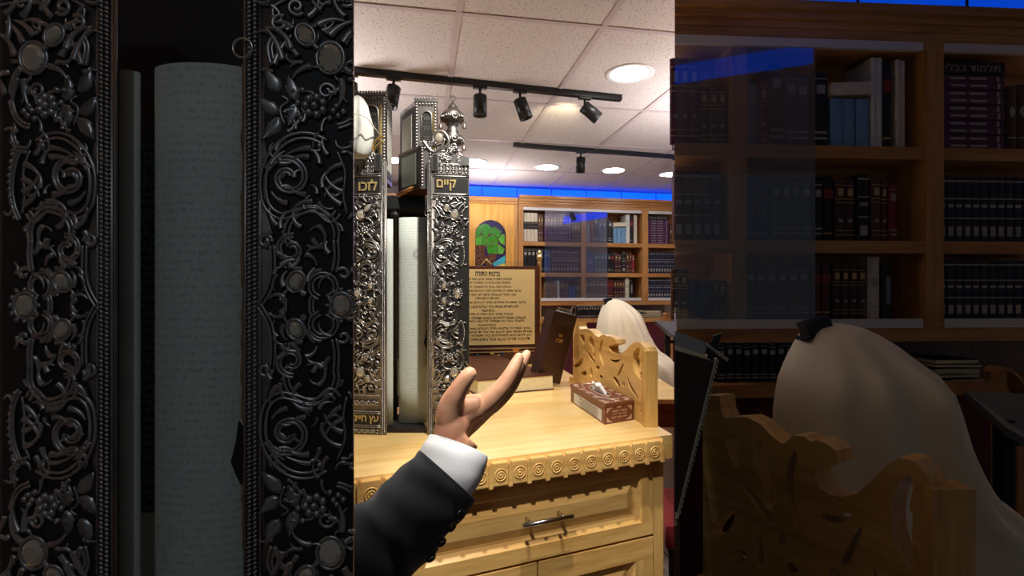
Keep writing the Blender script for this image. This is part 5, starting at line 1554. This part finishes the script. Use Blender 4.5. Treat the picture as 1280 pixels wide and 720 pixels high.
# ---------------------------------------------------------------- the reaching arm
def voxel(mb, size, smooth=4):
    o = mb.build('tmp'); m = o.modifiers.new('r', 'REMESH'); m.mode = 'VOXEL'; m.voxel_size = size; m.use_smooth_shade = True
    s = o.modifiers.new('s', 'SMOOTH'); s.iterations = smooth; s.factor = .5
    bpy.context.view_layer.update()
    me = bpy.data.meshes.new_from_object(o.evaluated_get(bpy.context.evaluated_depsgraph_get()))
    bpy.data.objects.remove(o)
    for p in me.polygons: p.use_smooth = True
    return me
def arm():
    b = M('skin')
    H = lambda x, y, Y: P(540+x/5.54, 430+y/5.54, Y)       # from the enlarged view of the hand
    s = 1/5.54*.78/F                                       # metres per enlarged pixel
    YH = .78
    e = thing('person', 'person reaching in with open palm, dark suit sleeve and white shirt cuff', 'person', P(470, 680, .62))
    o = Vector(e.location)
    def tb(pts, n=14):
        rs = [p[3]*s for p in pts]; q = [H(p[0], p[1], YH+p[2]) for p in pts]
        k = 5; c = crom(q, k); rr = [v.x for v in crom([(r, 0, 0) for r in rs], k)]
        b.tube(c, rr, n)
        b.ball(c[-1], rr[-1], 12, 8); b.ball(c[0], rr[0], 12, 8)
    # palm: wrist, heel, thumb mound, knuckle end
    tb([(130, 640, -.01, 116), (150, 560, -.006, 124), (180, 500, .0, 122), (235, 460, .004, 112), (310, 435, .008, 94), (380, 400, .010, 74)], 18)
    tb([(150, 600, .012, 112), (235, 520, .022, 104), (330, 452, .028, 86), (410, 405, .030, 66)], 18)
    tb([(190, 600, .03, 84), (280, 520, .042, 84), (370, 450, .048, 70), (425, 420, .05, 58)], 16)
    # thumb
    tb([(120, 500, -.012, 98), (135, 420, -.020, 86), (165, 350, -.028, 70), (205, 285, -.032, 60), (240, 232, -.034, 55), (260, 208, -.034, 50)], 16)
    # index, middle, ring, little: side by side in depth, slightly fanned
    tb([(370, 412, .006, 72), (440, 345, .004, 66), (500, 280, .004, 60), (548, 205, .006, 52), (580, 140, .010, 45), (603, 92, .013, 37)], 14)
    tb([(395, 410, .026, 72), (475, 345, .026, 64), (545, 268, .028, 58), (598, 182, .031, 50), (638, 104, .034, 42), (656, 70, .036, 34)], 14)
    tb([(410, 425, .046, 66), (480, 368, .048, 58), (545, 292, .051, 52), (592, 210, .054, 46), (624, 142, .056, 40), (640, 108, .057, 33)], 14)
    tb([(415, 435, .062, 50), (475, 375, .066, 43), (528, 312, .069, 38), (566, 250, .072, 33), (592, 198, .074, 28), (604, 176, .075, 24)], 12)
    # forearm inside the sleeve
    b.tube([P(577, 545, .78), P(560, 572, .765), P(500, 648, .72), P(440, 708, .695), P(412, 734, .685)], [.030, .031, .034, .036, .038], 16)
    me = voxel(b, .0026, 5)
    me.transform(Matrix.Translation(-o)); me.materials.clear(); me.materials.append(MATS['skin'])
    ob = bpy.data.objects.new('arm_and_hand', me); COL.objects.link(ob); ob.parent = e
    # thumb nail and fingertip nails face away; a nail on the thumb side
    # sleeve and cuff: rings along the arm
    def sleeve(ctr, mat, nm, fold, lab, open_end=True, thick=.003):
        q = [P(x, y, Y) for x, y, Y, r in ctr]; rs = [r for *_, r in ctr]
        k = 8; c = crom(q, k); rr = [v.x for v in crom([(r, 0, 0) for r in rs], k)]
        n = 48; rings = []; up = Vector((0, 1, 0))
        for i, p in enumerate(c):
            t = (c[min(i+1, len(c)-1)]-c[max(i-1, 0)]).normalized()
            sd = t.cross(up).normalized(); u2 = sd.cross(t).normalized()
            ring = []
            for j in range(n):
                a = 2*PI*j/n
                w = 1+fold*(math.sin(3*a+i*.35)*.5+math.sin(i*.75+2*a)*.6+.5*math.sin(5*a-i*.5))*min(1, i/12)
                ring.append(p+(sd*math.cos(a)*rr[i]+u2*math.sin(a)*rr[i]*.86)*w)
            rings.append(ring)
        inner = [[c[i]+(v-c[i])*(1-thick/rr[i]) for v in rings[i]] for i in range(0, min(len(rings), 14))]
        mb = M(mat); mb.loft(inner[::-1]+rings, cap=False)
        mb.v = [v-o for v in mb.v]
        return mb.build(nm, e, lab), c, rr
    sleeve([(573, 558, .768, .047), (567, 573, .76, .050), (553, 598, .748, .050), (530, 622, .735, .048)], 'shirt', 'shirt_cuff', .012, 'white shirt cuff')
    so, c, rr = sleeve([(559, 594, .748, .0545), (549, 606, .742, .0555), (521, 637, .728, .058), (490, 667, .715, .060), (458, 694, .70, .062), (424, 724, .69, .064), (390, 754, .68, .066)], 'suit', 'suit_sleeve', .045, 'dark charcoal suit sleeve')
    for x, y in ((574, 643), (563.5, 658), (551, 677), (538, 696)):
        Yb = .60+.035*(574-x)/-36+.055
        # find the sleeve surface under the pixel
        best = None
        me = so.data; r = ray(x, y)
        for v in me.vertices:
            w = v.co+o-Vector((0, 0, CZ)); px = w/w.y
            dd = (px.x-r.x)**2+(px.z-r.z)**2
            if dd < (5/F)**2 and (best is None or w.y < best[0]): best = (w.y, v.normal.copy())
        if not best: continue
        p = r*best[0]+Vector((0, 0, CZ))
        nrm = best[1]; 
        if nrm.y > 0: nrm = -nrm
        T = Matrix.Translation(p-o+nrm*.001) @ nrm.to_track_quat('Z', 'Y').to_matrix().to_4x4()
        M('button').lathe([(.0001, 0), (.0072, 0), (.0076, .0016), (.0062, .003), (.0045, .0024), (.0001, .0022)], 18, T, cap=False).build('button', e)
arm()

# ---------------------------------------------------------------- light
def spot(loc, tgt, power, ang, blend=.25, col=(1, .93, .82), r=.03):
    l = bpy.data.lights.new('spot_lamp', 'SPOT'); l.energy = power; l.spot_size = rad(ang); l.spot_blend = blend; l.color = col; l.shadow_soft_size = r
    o = bpy.data.objects.new('spot_lamp', l); COL.objects.link(o); o.location = loc
    o.rotation_euler = (Vector(tgt)-Vector(loc)).to_track_quat('-Z', 'Y').to_euler(); return o
spot((.10, .80, 2.43), (-.30, 1.40, 1.03), 88, 59, .22)
spot((-.18, .10, 2.43), (.06, 1.2, .92), 100, 24, .5, (1, .95, .9))  # added frontal fill for the drawer fronts and hand
spot((-.1, -.8, 2.3), (-.33, .5, 1.4), 4.4, 50, .6, (.75, .88, 1))  # added weak cool fill for the near case
spot((-.05, 1.95, 2.40), (.12, 2.5, 1.1), 40, 84, .5)  # added lamp to brighten the plaque and the shawled sitter
def ceiling_fill(loc, sx, power, col=(1, .95, .95)):  # added unseen area lights that brighten the ceiling
    l = bpy.data.lights.new('ceiling_fill', 'AREA'); l.size = sx; l.energy = power; l.color = col
    o = bpy.data.objects.new('ceiling_fill', l); COL.objects.link(o); o.location = loc; o.rotation_euler = (PI, 0, 0)
ceiling_fill((1.35, 2.7, 1.85), .3, 20)
ceiling_fill((-1.35, 2.5, 1.85), .3, 20)
ceiling_fill((-.2, 4.6, 2.0), .25, 6)
# the tilted track head throws its patch on the ceiling tile
hp = P(724, 150, 2.82)
spot((hp.x, hp.y, 2.33), (P(692, 143, 3.1).x, 3.12, CEIL), 7, 70, .9, (1, .86, .55), .02)
for x, y in ((.2, 1.1), (-.6, 3.3), (.8, 3.3), (-1.6, 4.1), (1.9, 3.4), (-.9, 1.9)):
    pass
w = bpy.data.worlds.new('room_fill'); SC.world = w; w.use_nodes = True
w.node_tree.nodes['Background'].inputs[0].default_value = (.84, .92, 1.0, 1); w.node_tree.nodes['Background'].inputs[1].default_value = .038

cam = bpy.data.cameras.new('camera'); cam.sensor_fit = 'HORIZONTAL'; cam.sensor_width = 36; cam.lens = 18.0; cam.clip_start = .02
co = bpy.data.objects.new('camera', cam); COL.objects.link(co); co.location = (0, 0, CZ); co.rotation_euler = (PI/2, 0, 0); SC.camera = co
vs_ = SC.view_settings; vs_.view_transform = 'Standard'; vs_.look = 'None'; vs_.gamma = 1; vs_.exposure = 0.0; vs_.use_curve_mapping = False
SC.cycles.max_bounces = 6; SC.cycles.use_denoising = True; SC.cycles.transparent_max_bounces = 12; SC.cycles.sample_clamp_indirect = 4
